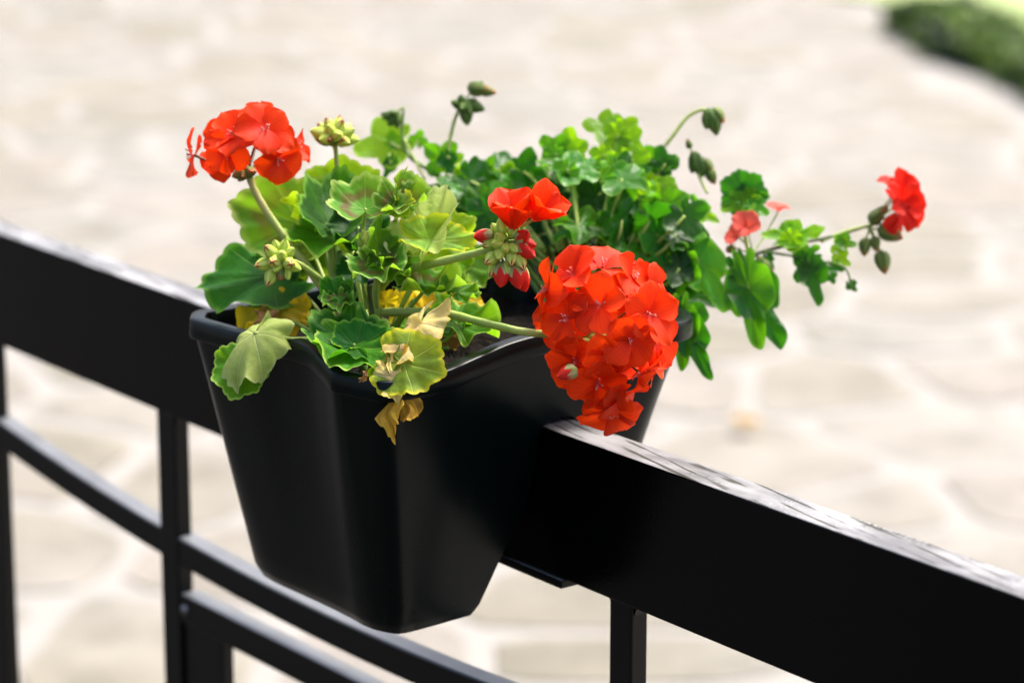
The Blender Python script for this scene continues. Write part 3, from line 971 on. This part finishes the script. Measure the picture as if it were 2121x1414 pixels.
leaf(fr, (945, 668, 1.842), (1034, 708, 1.826), (.05, .8, .55), 'mid', w=.58, cup=.2, ruf=.1, fold=.1, pet=[(930, 700, 1.845), (880, 722, 1.848), (820, 745, 1.86)])
leaf(fr, (940, 672, 1.85), (945, 640, 1.87), (-.2, .3, .9), 'mid', w=.8, cup=.15, ruf=.08)
# small dark ruffle left of the stem
leaf(fr, (700, 612, 1.84), (662, 588, 1.842), (-.15, .6, .75), 'dark', w=.95, cup=.25, ruf=.14, pet=[(712, 640, 1.848), (745, 720, 1.865)])
leaf(fr, (708, 612, 1.838), (732, 622, 1.832), (.1, .5, .85), 'dark', w=.9, cup=.3, ruf=.12)
leaf(fr, (700, 620, 1.834), (704, 645, 1.825), (.0, .5, .85), 'zonal', w=.95, cup=.2, ruf=.12)
# big open leaf above the rim
leaf(fr, (733, 717, 1.81), (772, 780, 1.782), (-.05, .78, .62), 'mid', w=.75, cup=.25, ruf=.07, fold=.06, droop=.15, pet=[(742, 690, 1.822), (738, 668, 1.83), (726, 640, 1.85), (735, 700, 1.868)], pr=.0013)
leaf(fr, (730, 714, 1.812), (652, 676, 1.835), (.3, .5, .8), 'dark', w=.72, cup=.3, ruf=.06)
leaf(fr, (738, 716, 1.81), (798, 690, 1.818), (-.4, .25, .88), 'dark', w=.9, cup=.22, ruf=.04)
leaf(fr, (720, 716, 1.812), (690, 720, 1.806), (.1, .8, .5), 'mid', w=.8, cup=.2, ruf=.1)
# drooping pale leaf over the left rim
leaf(fr, (526, 690, 1.836), (452, 780, 1.812), (-.35, .6, .72), 'pale', w=.68, cup=-.2, ruf=.05, droop=.55, roll=-1.3, pet=[(542, 692, 1.838), (600, 702, 1.845), (660, 706, 1.855), (735, 745, 1.87)], pr=.0015)
leaf(fr, (500, 762, 1.838), (478, 826, 1.832), (-.1, .1, 1), 'mid', w=.95, cup=.1, ruf=.03)
# yellow-green leaf on the rim corner and the withered ones by it
leaf(fr, (836, 752, 1.778), (922, 776, 1.766), (.08, .32, .94), 'lime', w=.86, cup=.08, ruf=.045, pet=[(828, 722, 1.79), (806, 695, 1.83), (785, 675, 1.86)], pr=.0013)
leaf(fr, (868, 672, 1.796), (806, 752, 1.774), (-.4, .4, .8), 'cream', w=.5, cup=-.1, ruf=.08, roll=-2.6, crumple=.16)
leaf(fr, (836, 706, 1.786), (872, 668, 1.798), (-.3, .3, .9), 'cream', w=.55, cup=.0, ruf=.08, roll=-2.2, crumple=.18)
leaf(fr, (816, 790, 1.78), (804, 906, 1.772), (-.3, .1, .95), 'dry', w=.26, cup=-.1, ruf=.1, roll=-2.6, crumple=.14)
leaf(fr, (838, 800, 1.786), (854, 876, 1.78), (.2, .1, .95), 'dry', w=.55, cup=-.1, ruf=.14, roll=-1.2, crumple=.16)
leaf(fr, (808, 780, 1.776), (826, 836, 1.77), (-.1, .1, 1), 'cream', w=.38, ruf=.1, roll=-2.0, crumple=.16)
# yellow leaf sagging on the soil
leaf(fr, (575, 640, 1.905), (470, 640, 1.91), (.05, .75, .6), 'yellow', w=.62, cup=-.2, ruf=.12, droop=.6, pet=[(600, 660, 1.895), (640, 684, 1.888), (690, 706, 1.88), (745, 750, 1.875)], pr=.0014)
leaf(fr, (580, 635, 1.902), (614, 658, 1.89), (.1, .4, .85), 'yellow', w=1.1, cup=-.1, ruf=.12, droop=.4)
leaf(fr, (548, 658, 1.89), (562, 690, 1.882), (.0, .3, .9), 'brown', w=.5, roll=-2.5, crumple=.25)
leaf(fr, (915, 678, 1.862), (892, 722, 1.856), (-.1, .3, .9), 'brown', w=.7, roll=-1.6, crumple=.3)
leaf(fr, (918, 690, 1.858), (944, 732, 1.85), (.2, .3, .9), 'brown', w=.6, roll=-1.8, crumple=.3)
leaf(fr, (838, 735, 1.875), (812, 752, 1.872), (.0, .6, .7), 'brown', w=.7, crumple=.3)

# -- left flower head
hub = P(513, 356, 1.885)
h = head_part(fr, 'flower_head', [P(752, 715, 1.876), P(690, 625, 1.872), (P(625, 537, 1.872)), P(560, 450, 1.878), P(528, 395, 1.883), hub], [.0031, .0028, .0025, .0023, .0021, .002], M_OLIVE, 'half-open scarlet flower head beside the open background, seen from the side')
FL = [((547, 270, 1.868), (.25, .35, .9), .0195), ((488, 282, 1.872), (-.45, .5, .75), .0185), ((404, 322, 1.89), (-.97, .1, .12), .0165), ((606, 300, 1.905), (.75, .25, .3), .0165),
      ((574, 328, 1.88), (.55, -.35, .75), .0165), ((462, 322, 1.895), (-.5, -.1, -.6), .017), ((470, 315, 1.875), (-.45, -.2, .8), .016), ((535, 258, 1.91), (.1, .7, -.5), .018), ((560, 300, 1.915), (.5, .1, -.8), .018), ((480, 275, 1.915), (-.4, .5, -.7), .018)]
ends = []
for c, n, L in FL:
    c = P(*c); ends.append(c)
    floret(fr, h, c, N3(n), L, open_=.22)
pedicels(fr, h, hub, ends, M_PED, .0008)
for k in range(7):
    d = unit(N3((rng.uniform(-1, 1), rng.uniform(-.9, .3), rng.uniform(-.4, 1))))
    bud(fr, h, hub, d, rng.uniform(.006, .009), M_BUDD)

# -- big right flower head
hub = P(1245, 690, 1.80)
h = head_part(fr, 'flower_head', [P(782, 646, 1.864), P(840, 646, 1.848), P(920, 648, 1.825), P(1000, 668, 1.806), P(1100, 689, 1.798), P(1200, 692, 1.80), hub], [.0026, .0025, .0023, .0022, .0021, .002, .002], M_STEM, 'large round scarlet flower head hanging over the flower box rim above the handrail')
HX, HY, HZ = 100, 130, .032
FL = [(1174, 660, .72), (1242, 636, 1.05), (1138, 606, .35), (1190, 572, .5), (1246, 558, .3), (1300, 580, .6), (1346, 604, .3), (1336, 652, .75), (1352, 706, .4), (1300, 700, .98), (1256, 724, .9), (1318, 768, .6), (1196, 744, .5), (1236, 790, .65), (1285, 812, .4), (1262, 846, .15),
      (1340, 745, -.1), (1180, 600, -.6), (1290, 610, -.7), (1170, 660, -.7), (1240, 690, -1), (1320, 680, -.7), (1215, 760, -.6), (1290, 760, -.6)]
ends = []
for x, y, zf in FL:
    c = P(x, y, 1.80) - VV * HZ * zf
    n = N3(((x - 1245) / HX * 1.0, -(y - 690) / HY * 1.0, zf * 1.15 + .12))
    n = unit(n + rng.normal(size=3) * .25)
    ends.append(c)
    floret(fr, h, c, n, rng.uniform(.018, .0215), open_=.22)
pedicels(fr, h, hub, ends, M_PED, .0007)
bud(fr, h, P(1195, 765, 1.77), N3((-.8, -.3, .4)), .011, M_BUDR)
for k in range(8):
    bud(fr, h, hub + rng.normal(size=3) * .006, rng.normal(size=3), .009, M_BUDT)

# -- bud cluster with two opening florets
hub = P(1046, 500, 1.80)
h = head_part(fr, 'bud_cluster', [P(785, 600, 1.866), P(812, 566, 1.85), P(850, 556, 1.838), P(930, 538, 1.818), P(1005, 519, 1.803), hub], [.0027, .0026, .0025, .0023, .0021, .0019], M_STEM, 'cluster of green and red buds with two opening scarlet florets')
c1, c2 = P(1062, 478, 1.79), P(1102, 456, 1.79)
f1, f2 = N3((.0, .95, .35)), N3((.62, .62, .4))
floret(fr, h, c1, f1, .0245, open_=1.22, spin=.3, stam=False, jit=.12)
floret(fr, h, c2, f2, .0245, open_=1.15, spin=1.1, stam=False, jit=.12)
ends = [c1, c2]
B = [((1003, 488), (-.75, -.1, .5), .0105, M_BUDR), ((1082, 490), (.4, .35, .8), .0105, M_BUDR), ((1090, 506), (.8, -.1, .5), .0095, M_BUDR), ((1082, 515), (.75, -.5, .5), .014, M_BUDR),
     ((1018, 535), (-.55, -.5, .7), .0095, M_BUDT), ((1040, 565), (-.1, -.9, .5), .0135, M_BUDR), ((1068, 568), (.25, -.9, .5), .014, M_BUDR), ((1078, 572), (.3, -.9, .3), .014, M_BUDR),
     ((1058, 532), (.05, -.8, .7), .010, M_BUDT), ((1076, 540), (.4, -.8, .6), .010, M_BUDT), ((1035, 525), (-.2, -.6, .9), .0085, M_BUDG), ((1030, 505), (-.4, .0, .9), .0085, M_BUDG), ((1040, 470), (-.2, .8, .5), .009, M_BUDG), ((1064, 478), (.4, .6, .6), .0085, M_BUDG),
     ((1034, 492), (-.3, .3, .9), .0075, M_BUDG), ((1046, 515), (.0, -.2, 1), .0075, M_BUDG), ((1015, 505), (-.8, -.3, .5), .008, M_BUDT), ((1062, 515), (.5, -.4, .9), .0075, M_BUDG), ((1025, 555), (-.5, -.8, .3), .009, M_BUDT), ((1050, 552), (.1, -.9, .6), .0075, M_BUDG),
     ((1030, 478), (-.5, .6, .2), .008, M_BUDG), ((1050, 480), (.1, .8, -.3), .008, M_BUDG), ((1060, 545), (.3, -.6, -.6), .009, M_BUDG)]
for (x, y), n, L, mt in B:
    q = P(x, y, 1.80 - n[2] * .012); d = N3(n)
    s0 = q - d * L * .55
    bud(fr, h, s0, d, L, mt); ends.append(s0 + d * .0006)
pedicels(fr, h, hub, ends, M_STEM, .00085)

# -- left bud cluster
hub = P(602, 540, 1.84)
h = head_part(fr, 'bud_cluster', [P(745, 690, 1.872), P(700, 610, 1.864), P(655, 572, 1.852), P(622, 548, 1.844), hub], [.0021, .002, .0018, .0016, .0015], M_STEM, 'small knot of pale green buds with dark red tips over the left rim')
ends = []
B = [((562, 522), (-.5, .5, .8), .0095, M_BUDT), ((570, 542), (-.2, .0, 1), .010, M_BUDT), ((549, 546), (-.8, -.2, .6), .0095, M_BUDT), ((598, 545), (.3, -.1, 1), .0095, M_BUDT), ((573, 514), (-.2, .8, .5), .008, M_BUDG), ((588, 514), (.2, .8, .5), .0085, M_BUDG), ((597, 525), (.6, .4, .6), .0085, M_BUDG), ((583, 530), (.1, .3, 1), .0085, M_BUDG),
     ((562, 570), (-.3, -.9, .5), .0105, M_BUDT), ((582, 562), (.0, -.8, .6), .009, M_BUDD), ((592, 560), (.3, -.8, .5), .009, M_BUDG), ((608, 552), (.7, -.3, .5), .008, M_BUDG), ((575, 552), (-.3, -.5, .8), .008, M_BUDG)]
hub2 = P(585, 540, 1.84)
for (x, y), n, L, mt in B:
    q = P(x, y, 1.84 - n[2] * .009); d = N3(n)
    bud(fr, h, q - d * L * .5, d, L, mt); ends.append(q - d * L * .4)
pedicels(fr, h, hub, ends, M_STEM, .0008)

# -- tight green bud standing behind the left flower head
hub = P(692, 285, 1.93)
h = head_part(fr, 'bud_cluster', [P(770, 700, 1.885), P(735, 560, 1.915), P(705, 430, 1.93), P(697, 330, 1.93), hub], [.002, .0018, .0016, .0014, .0013], M_STEM, 'tight round green bud on an upright stalk beside the left flower head')
for k in range(17):
    t = math.acos(1 - 1.35 * (k + .5) / 17); a = k * 2.4
    d = N3((math.sin(t) * math.cos(a), math.cos(t), math.sin(t) * math.sin(a)))
    bud(fr, h, hub + d * .0015, d, rng.uniform(.0095, .012), M_BUDG if k > 5 else M_BUDT)
for k in range(7):
    a = k * .9
    bud(fr, h, hub - UU * .001, N3((math.cos(a), -.1, math.sin(a))), .0095, M_BUDD)

# ------------------------------------------------------------------ rear trailing geranium
rr0 = onz(1185, 672, 1.034)
re = empty('geranium_plant', rr0)
tag(re, 'trailing geranium with glossy smooth leaves and long flowering shoots behind the handrail', 'geranium', 'geraniums in the flower box')
def rl(b, t, n, mat='gloss', d0=2.03, d1=None, **k):
    k.setdefault('kind', 'ivy')
    return leaf(re, (*b, d0), (*t, d1 if d1 else d0), n, mat, **k)
# stems
stem(re, [(1190, 690, 1.99), (1230, 600, 2.0), (1300, 560, 2.0), (1400, 560, 2.0), (1490, 546, 2.005), (1570, 524, 2.01), (1640, 505, 2.02), (1715, 492, 2.03), (1790, 470, 2.04)], [.003, .0026, .0023, .0018, .0016, .0014, .0013, .0012, .0011], M_WOOD)
stem(re, [(1580, 520, 2.01), (1640, 530, 2.015), (1700, 540, 2.02), (1750, 555, 2.02), (1765, 600, 2.02)], [.001, .0009, .0008, .0007, .0006], M_STEMD)
stem(re, [(1180, 690, 2.0), (1170, 560, 2.02), (1210, 450, 2.03), (1290, 370, 2.035), (1320, 300, 2.04)], [.003, .0026, .0024, .002, .0014], M_STEM)
stem(re, [(1170, 690, 2.0), (1090, 560, 2.03), (1000, 430, 2.05), (900, 360, 2.06), (838, 310, 2.065), (836, 222, 2.07)], [.003, .0024, .002, .0017, .0013, .0009], M_STEMD)
stem(re, [(880, 372, 2.055), (858, 330, 2.06), (838, 290, 2.065)], [.001, .0009, .0009], M_STEM)
stem(re, [(1200, 690, 2.0), (1280, 560, 2.01), (1350, 450, 2.02), (1380, 340, 2.03)], [.0028, .0024, .002, .0014], M_STEMD)
# deep leaves fill the bush
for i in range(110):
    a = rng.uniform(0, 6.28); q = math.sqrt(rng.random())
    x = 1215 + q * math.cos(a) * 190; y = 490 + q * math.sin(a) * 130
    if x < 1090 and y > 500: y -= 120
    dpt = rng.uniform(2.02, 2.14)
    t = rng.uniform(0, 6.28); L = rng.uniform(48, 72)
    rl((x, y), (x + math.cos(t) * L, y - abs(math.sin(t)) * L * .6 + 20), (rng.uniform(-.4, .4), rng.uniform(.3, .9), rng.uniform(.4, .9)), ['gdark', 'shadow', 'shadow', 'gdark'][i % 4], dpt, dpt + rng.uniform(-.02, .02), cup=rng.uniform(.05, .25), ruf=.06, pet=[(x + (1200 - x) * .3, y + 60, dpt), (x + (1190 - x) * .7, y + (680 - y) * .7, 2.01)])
for i in range(66):
    if i < 44:
        x, y, dpt = rng.uniform(1255, 1425), rng.uniform(350, 640), rng.uniform(1.975, 2.03)
        if x > 1400 and y < 440: continue
        if y > 560 and x < 1330: continue
    else:
        x, y, dpt = rng.uniform(950, 1130), rng.uniform(352, 470), rng.uniform(2.02, 2.07)
        if x < 990 and y > 430: continue
    t = rng.uniform(-2.6, .5); L = rng.uniform(34, 56)
    mt = 'glime' if (y < 400 and rng.random() < .35) else ('gloss' if rng.random() < .45 else 'gdark')
    rl((x, y), (x + math.cos(t) * L, y - math.sin(t) * L), (rng.uniform(-.5, .5), rng.uniform(.1, .8), rng.uniform(.5, 1)), mt, dpt, dpt + rng.uniform(-.015, .015), cup=rng.uniform(-.1, .3), ruf=.07, pet=[(x + (1250 - x) * .2, y + 35, dpt), (x + (1220 - x) * .6, y + (660 - y) * .5, 2.01)])
# left shoots
rl((808, 296), (732, 318), (-.1, .5, .85), 'glime', 2.07, w=.9, cup=.1, ruf=.03, pet=[(830, 310, 2.066)])
rl((812, 292), (838, 290), (.1, .4, .9), 'glime', 2.07, w=1.0)
rl((866, 292), (872, 268), (.1, .2, 1), 'gloss', 2.07, w=.9, pet=[(850, 310, 2.066)])
rl((916, 330), (880, 302), (-.2, .2, 1), 'gloss', 2.06, w=1.0, cup=.15, pet=[(925, 360, 2.056), (930, 390, 2.05)])
rl((926, 332), (962, 326), (.2, .3, .95), 'glime', 2.055, w=.9)
rl((925, 330), (936, 362), (.1, .3, .95), 'gdark', 2.05, w=.7)
rl((1006, 368), (1018, 322), (.2, .0, 1), 'gloss', 2.05, w=.62, pet=[(1010, 400, 2.045)])
rl((1048, 372), (1000, 352), (-.1, .5, .85), 'glime', 2.05, w=.7)
rl((1055, 365), (1105, 348), (.1, .6, .8), 'glime', 2.05, w=.62)
rl((960, 385), (905, 368), (-.1, .8, .5), 'gloss', 2.04, w=.9, cup=-.05)
rl((990, 400), (1050, 385), (.1, .8, .5), 'gloss', 2.035, w=.9)
rl((960, 430), (910, 410), (-.1, .6, .8), 'gdark', 2.03, w=.9)
rl((1010, 440), (985, 490), (-.1, .5, .9), 'gdark', 2.01, w=.9)
rl((935, 400), (880, 395), (-.2, .6, .7), 'gdark', 2.045, w=.8)
rl((810, 340), (795, 372), (-.1, .3, .9), 'gdark', 2.06, w=.5, pet=[(805, 320, 2.063)])
# crown of the bush
for b, t, n, mt, d in [((1150, 310), (1118, 285), (-.2, .3, .9), 'gloss', 2.03), ((1150, 318), (1136, 345), (-.1, .3, .9), 'gloss', 2.02), ((1180, 305), (1178, 262), (.1, .1, 1), 'glime', 2.035), ((1190, 312), (1215, 292), (.2, .2, .95), 'glime', 2.03),
                       ((1255, 268), (1205, 258), (-.1, .6, .8), 'glime', 2.04), ((1285, 268), (1322, 248), (.1, .5, .85), 'glime', 2.045), ((1280, 280), (1255, 312), (-.1, .3, .9), 'glime', 2.03), ((1300, 290), (1330, 318), (.1, .2, 1), 'glime', 2.03), ((1270, 262), (1290, 248), (.1, .3, .9), 'glime', 2.045),
                       ((1250, 320), (1240, 352), (-.1, .3, .9), 'glime', 2.02), ((1310, 330), (1322, 372), (.1, .2, 1), 'glime', 2.015), ((1270, 345), (1300, 375), (.1, .4, .9), 'glime', 2.01), ((1225, 340), (1262, 348), (.0, .9, .4), 'gloss', 2.02),
                       ((1170, 350), (1108, 338), (-.05, .92, .32), 'gloss', 2.01), ((1180, 352), (1242, 372), (.05, .75, .6), 'gloss', 2.0), ((1175, 350), (1160, 382), (-.05, .6, .7), 'gloss', 1.995),
                       ((1372, 340), (1365, 300), (.1, .2, .95), 'gdark', 2.03), ((1374, 335), (1404, 325), (.2, .7, .6), 'gloss', 2.03), ((1378, 340), (1378, 372), (.1, .2, .95), 'gdark', 2.025), ((1345, 350), (1345, 300), (.0, .4, .9), 'gloss', 2.035),
                       ((1375, 390), (1405, 410), (.2, .3, .9), 'glime', 2.01), ((1370, 410), (1402, 445), (.2, .2, .95), 'glime', 2.005), ((1350, 385), (1382, 372), (.1, .4, .9), 'glime', 2.01), ((1340, 430), (1330, 470), (.0, .3, .95), 'gloss', 1.995), ((1388, 440), (1412, 470), (.3, .2, .9), 'glime', 2.0)]:
    rl(b, t, n, mt, d, w=.95, cup=rng.uniform(.0, .2), ruf=.05, pet=[(b[0] + (1230 - b[0]) * .2, b[1] + 45, d), (b[0] + (1220 - b[0]) * .5, b[1] + 130, d - .01)])
# front of the bush
rl((1195, 470), (1142, 496), (-.1, .8, .5), 'gloss', 1.99, w=.8, cup=-.05, ruf=.1, pet=[(1200, 520, 1.995), (1195, 620, 2.0)])
rl((1200, 468), (1275, 500), (.1, .78, .55), 'gloss', 1.985, w=.72, cup=.1, ruf=.12)
rl((1195, 462), (1188, 428), (.0, .2, 1), 'gloss', 1.995, w=.9, ruf=.04)
rl((1300, 450), (1240, 470), (-.1, .3, .95), 'gdark', 2.0, w=.9)
rl((1310, 400), (1262, 420), (-.2, .3, .95), 'gdark', 2.01, w=.9)
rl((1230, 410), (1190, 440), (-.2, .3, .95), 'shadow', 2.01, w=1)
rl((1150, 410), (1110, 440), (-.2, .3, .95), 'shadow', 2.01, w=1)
rl((1362, 490), (1366, 572), (.1, .2, .95), 'gloss', 1.985, w=.5, cup=.1, ruf=.03, pet=[(1340, 460, 1.995), (1290, 540, 2.0)])
rl((1405, 560), (1352, 610), (-.1, .3, .95), 'gdark', 2.0, w=.8)
rl((1446, 545), (1508, 646), (.25, .25, .93), 'gloss', 1.99, w=.5, cup=.12, ruf=.03, droop=.25, pet=[(1400, 450, 2.0), (1330, 520, 2.005)])
rl((1440, 530), (1436, 462), (.3, .2, .93), 'glime', 1.993, w=.6, cup=.1)
rl((1425, 490), (1440, 560), (.1, .2, .95), 'gdark', 1.995, w=.6)
rl((1392, 600), (1400, 660), (.1, .1, 1), 'gdark', 1.99, w=.9)
rl((1420, 660), (1450, 720), (.1, .1, 1), 'gdark', 1.975, w=.75, pet=[(1400, 620, 1.985), (1330, 570, 2.0)])
rl((1412, 668), (1415, 768), (-.1, .1, 1), 'gloss', 1.97, w=.4)
rl((1425, 690), (1470, 788), (.1, .1, 1), 'gdark', 1.97, w=.38)
rl((1450, 440), (1488, 462), (.1, .4, .9), 'glime', 2.02, w=.6, pet=[(1430, 450, 2.02), (1370, 500, 2.01)])
rl((1448, 430), (1430, 402), (-.1, .3, .95), 'gloss', 2.02, w=.6)
rl((1540, 405), (1530, 350), (.0, .2, 1), 'gdark', 2.02, w=.98, kind='zonal', cup=.1, ruf=.03, pet=[(1535, 440, 2.018), (1550, 522, 2.01)])
rl((1545, 405), (1592, 412), (.2, .2, .95), 'gloss', 2.02, w=.7)
rl((1540, 415), (1492, 440), (-.2, .3, .95), 'glime', 2.018, w=.6)
rl((1562, 430), (1592, 445), (.2, .3, .95), 'gloss', 2.015, w=.9)
rl((1640, 490), (1708, 476), (.05, .62, .78), 'glime', 2.015, w=.6, cup=.08, pet=[(1630, 505, 2.017)])
rl((1636, 490), (1576, 488), (-.05, .62, .78), 'glime', 2.015, w=.62, cup=.08)
rl((1640, 492), (1636, 522), (.0, .7, .6), 'glime', 2.01, w=.9)
rl((1548, 590), (1512, 572), (-.2, .3, .95), 'gloss', 2.0, w=.7)
rl((1550, 596), (1572, 726), (.0, .2, 1), 'gloss', 1.995, w=.42, cup=.1, pet=[(1548, 575, 2.002), (1560, 528, 2.008)])
rl((1556, 600), (1620, 722), (.2, .2, .95), 'gdark', 1.998, w=.42, cup=.1)
rl((1552, 592), (1580, 570), (.2, .3, .95), 'gdark', 2.0, w=.6)
rl((1675, 545), (1648, 585), (-.1, .2, .95), 'gdark', 2.015, w=.75, pet=[(1668, 535, 2.016)])
rl((1676, 548), (1708, 570), (.2, .3, .95), 'gdark', 2.015, w=.7)
rl((1680, 560), (1696, 634), (.1, .2, .95), 'gdark', 2.01, w=.45)
rl((1665, 525), (1700, 512), (.1, .5, .85), 'gloss', 2.017, w=.6)
rl((1742, 505), (1720, 520), (-.1, .3, .95), 'glime', 2.025, w=.7)
rl((1746, 500), (1775, 510), (.1, .3, .95), 'gloss', 2.025, w=.7)
rl((1738, 530), (1760, 552), (.1, .3, .95), 'glime', 2.022, w=.7)
rl((1762, 590), (1774, 604), (.1, .3, .95), 'gdark', 2.02, w=.8)
rl((1726, 552), (1748, 562), (.1, .4, .9), 'gdark', 2.02, w=.7)
rl((1720, 572), (1728, 588), (.1, .2, .95), 'gdark', 2.02, w=.9)
rl((1590, 535), (1602, 558), (.1, .2, .95), 'gdark', 2.01, w=.5)
rl((1430, 610), (1490, 640), (.2, .5, .8), 'gdark', 2.0, w=.5)

# -- far right flower head
hub = P(1800, 468, 2.04)
h = head_part(re, 'flower_head', [P(1700, 500, 2.028), P(1755, 478, 2.035), hub], [.0011, .001, .0012], M_STEM, 'loose scarlet flower head at the tip of the long trailing shoot')
ends = []
for c, n, L in [((1866, 420, 2.022), (.5, .0, .9), .017), ((1862, 398, 2.03), (.45, .35, .8), .0165), ((1852, 402, 2.045), (.3, .6, .3), .017), ((1864, 450, 2.03), (.6, -.4, .6), .015), ((1872, 430, 2.045), (.8, .1, -.3), .0155)]:
    c = P(*c); ends.append(c); floret(re, h, c, N3(n), L, mat=M_PETALD, open_=.3, stam=False)
for (x, y), n, L in [((1812, 452), (.6, .6, .2), .016), ((1835, 480), (.8, -.35, .3), .02), ((1792, 505), (-.1, -1, .2), .014), ((1812, 500), (.1, -1, .3), .012), ((1826, 535), (.2, -1, .2), .018), ((1822, 440), (.7, .5, .2), .012)]:
    q = P(x, y, 2.035); d = N3(n)
    bud(re, h, q - d * L * .3, d, L * .72, M_BUDD); ends.append(q - d * L * .25)
pedicels(re, h, hub, ends, M_STEM, .0008)
# -- faded florets on the trailing shoot
hub = P(1560, 525, 2.012)
h = head_part(re, 'flower_head', [P(1575, 523, 2.01), hub], [.001, .001], M_STEM, 'faded coral red florets low on the trailing shoot')
ends = []
for c, n, L in [((1548, 472, 2.005), (-.1, .4, .9), .0125), ((1530, 490, 2.01), (-.6, .2, .6), .0105), ((1612, 438, 2.03), (.1, .8, .3), .009)]:
    c = P(*c); ends.append(c); floret(re, h, c, N3(n), L, mat=M_PETALP, open_=.6, stam=False, n=4)
for (x, y), n, L in [((1585, 550), (.5, -.7, .3), .014), ((1575, 540), (.3, -.8, .3), .011), ((1515, 515), (-.4, -.2, .5), .01)]:
    q = P(x, y, 2.01); d = N3(n)
    bud(re, h, q - d * L * .3, d, L * .72, M_BUDD); ends.append(q - d * L * .25)
pedicels(re, h, hub, ends, M_STEM, .0006)
# -- nodding and upright seed and bud clusters
def cluster(stalk, d, blist, r, label, red=()):
    hub = P(*stalk[-1])
    h = head_part(re, 'bud_cluster', [P(*q) for q in stalk], r, M_STEM, label)
    ends = []
    for i, ((x, y), n, L) in enumerate(blist):
        q = P(x, y, d - n[2] * .006); dd_ = N3(n)
        bud(re, h, q - dd_ * L * .5, dd_, L * .78, M_BUDD if i in red else M_BUDG2); ends.append(q - dd_ * L * .4)
    pedicels(re, h, hub, ends, M_STEM, .0007)
M_BUDG2 = bud_mat('bud_dark_green', 1.3, (.3, .1, .02), (.06, .13, .02), (.13, .21, .04))
cluster([(1378, 302, 2.035), (1395, 280, 2.036), (1425, 242, 2.04), (1452, 228, 2.04), (1462, 228, 2.04)], 2.04,
        [((1470, 245), (.1, -.9, .3), .014), ((1478, 255), (.25, -1, .2), .017), ((1488, 240), (.6, -.8, .2), .013), ((1465, 250), (-.1, -1, .3), .013), ((1482, 262), (.1, -1, .0), .013)], [.0012, .0011, .001], 'nodding green bud cluster on an arched stalk above the bush', (2,))
cluster([(928, 330, 2.05), (930, 300, 2.055), (940, 255, 2.06), (950, 228, 2.06)], 2.06,
        [((945, 215), (-.6, .2, .6), .010), ((955, 210), (.0, .8, .5), .010), ((968, 222), (.3, -.6, .6), .013), ((966, 240), (.1, -1, .2), .014), ((985, 222), (.9, -.3, .2), .014), ((958, 222), (-.1, -.3, .9), .010), ((975, 212), (.7, .4, .4), .010)], [.0012, .0012, .001], 'spiky green bud cluster on an upright stalk behind the bush top')
cluster([(956, 212, 2.06), (970, 198, 2.06), (984, 186, 2.06)], 2.06, [((992, 184), (.9, -.1, .2), .016), ((1010, 190), (1, -.15, .1), .012), ((990, 178), (.6, .5, .2), .009)], [.0006, .0005, .0005], 'half-open bud with an orange tip, highest above the bush', (0, 1))
cluster([(837, 224, 2.07), (828, 228, 2.07), (822, 236, 2.07)], 2.07, [((806, 240), (-.8, -.3, .3), .011), ((812, 248), (-.4, -.9, .3), .011), ((822, 250), (.1, -1, .3), .012), ((816, 236), (-.4, .2, .8), .009), ((800, 238), (-1, .1, .1), .008)], [.0008, .0007, .0007], 'small nodding green bud cluster at the top of the left shoot')
cluster([(1465, 400, 2.03), (1450, 370, 2.035), (1432, 325, 2.04), (1432, 318, 2.04)], 2.04, [((1440, 335), (.0, -1, .3), .014), ((1448, 345), (.3, -1, .2), .016), ((1436, 342), (-.2, -1, .2), .012), ((1466, 345), (.6, -.8, .2), .012), ((1474, 365), (.4, -1, .2), .012), ((1426, 298), (-.3, 1, .2), .007)], [.0009, .0008, .0007], 'drooping spent bud cluster between the bush and the trailing shoot', (3, 4, 5))

# ------------------------------------------------------------------ small fallen things
dl = P(756, 776, 1.78)
dv_, df_, duv = leaf_shape('zonal', .7, .1, .1, 0, .5, -1.2, 555, .3)
me = mk('dry_petal', put(dv_, (0, 0, 0), np.array([1., 0, 0]), np.array([0, .3, 1.]), np.array([0, -1., .3]), .0042), df_)
set_uv(me, duv)
o = tag(add('dry_petal', me, ML['brown']), 'tiny dried brown petal lying on the front rim of the flower box', 'petal')
q = onz(752, 781, 1.0575); o.location = tuple(q)
me = mk('fallen_leaf', *leaf_shape('ivy', .8, .1, .08, .1, .3, 0, 777, .15)[:2])
set_uv(me, leaf_shape('ivy', .8, .1, .08, .1, .3, 0, 777, .15)[2])
o = tag(add('fallen_leaf', me, ML['dry']), 'fallen orange leaf lying on the pale paving', 'leaf')
q = onz(1545, 870, .03); o.location = tuple(q); o.scale = (.035,) * 3; o.rotation_euler = (.1, .1, 1.0)

# ------------------------------------------------------------------ render
S.render.engine = 'CYCLES'
S.render.resolution_x, S.render.resolution_y = 1024, 682
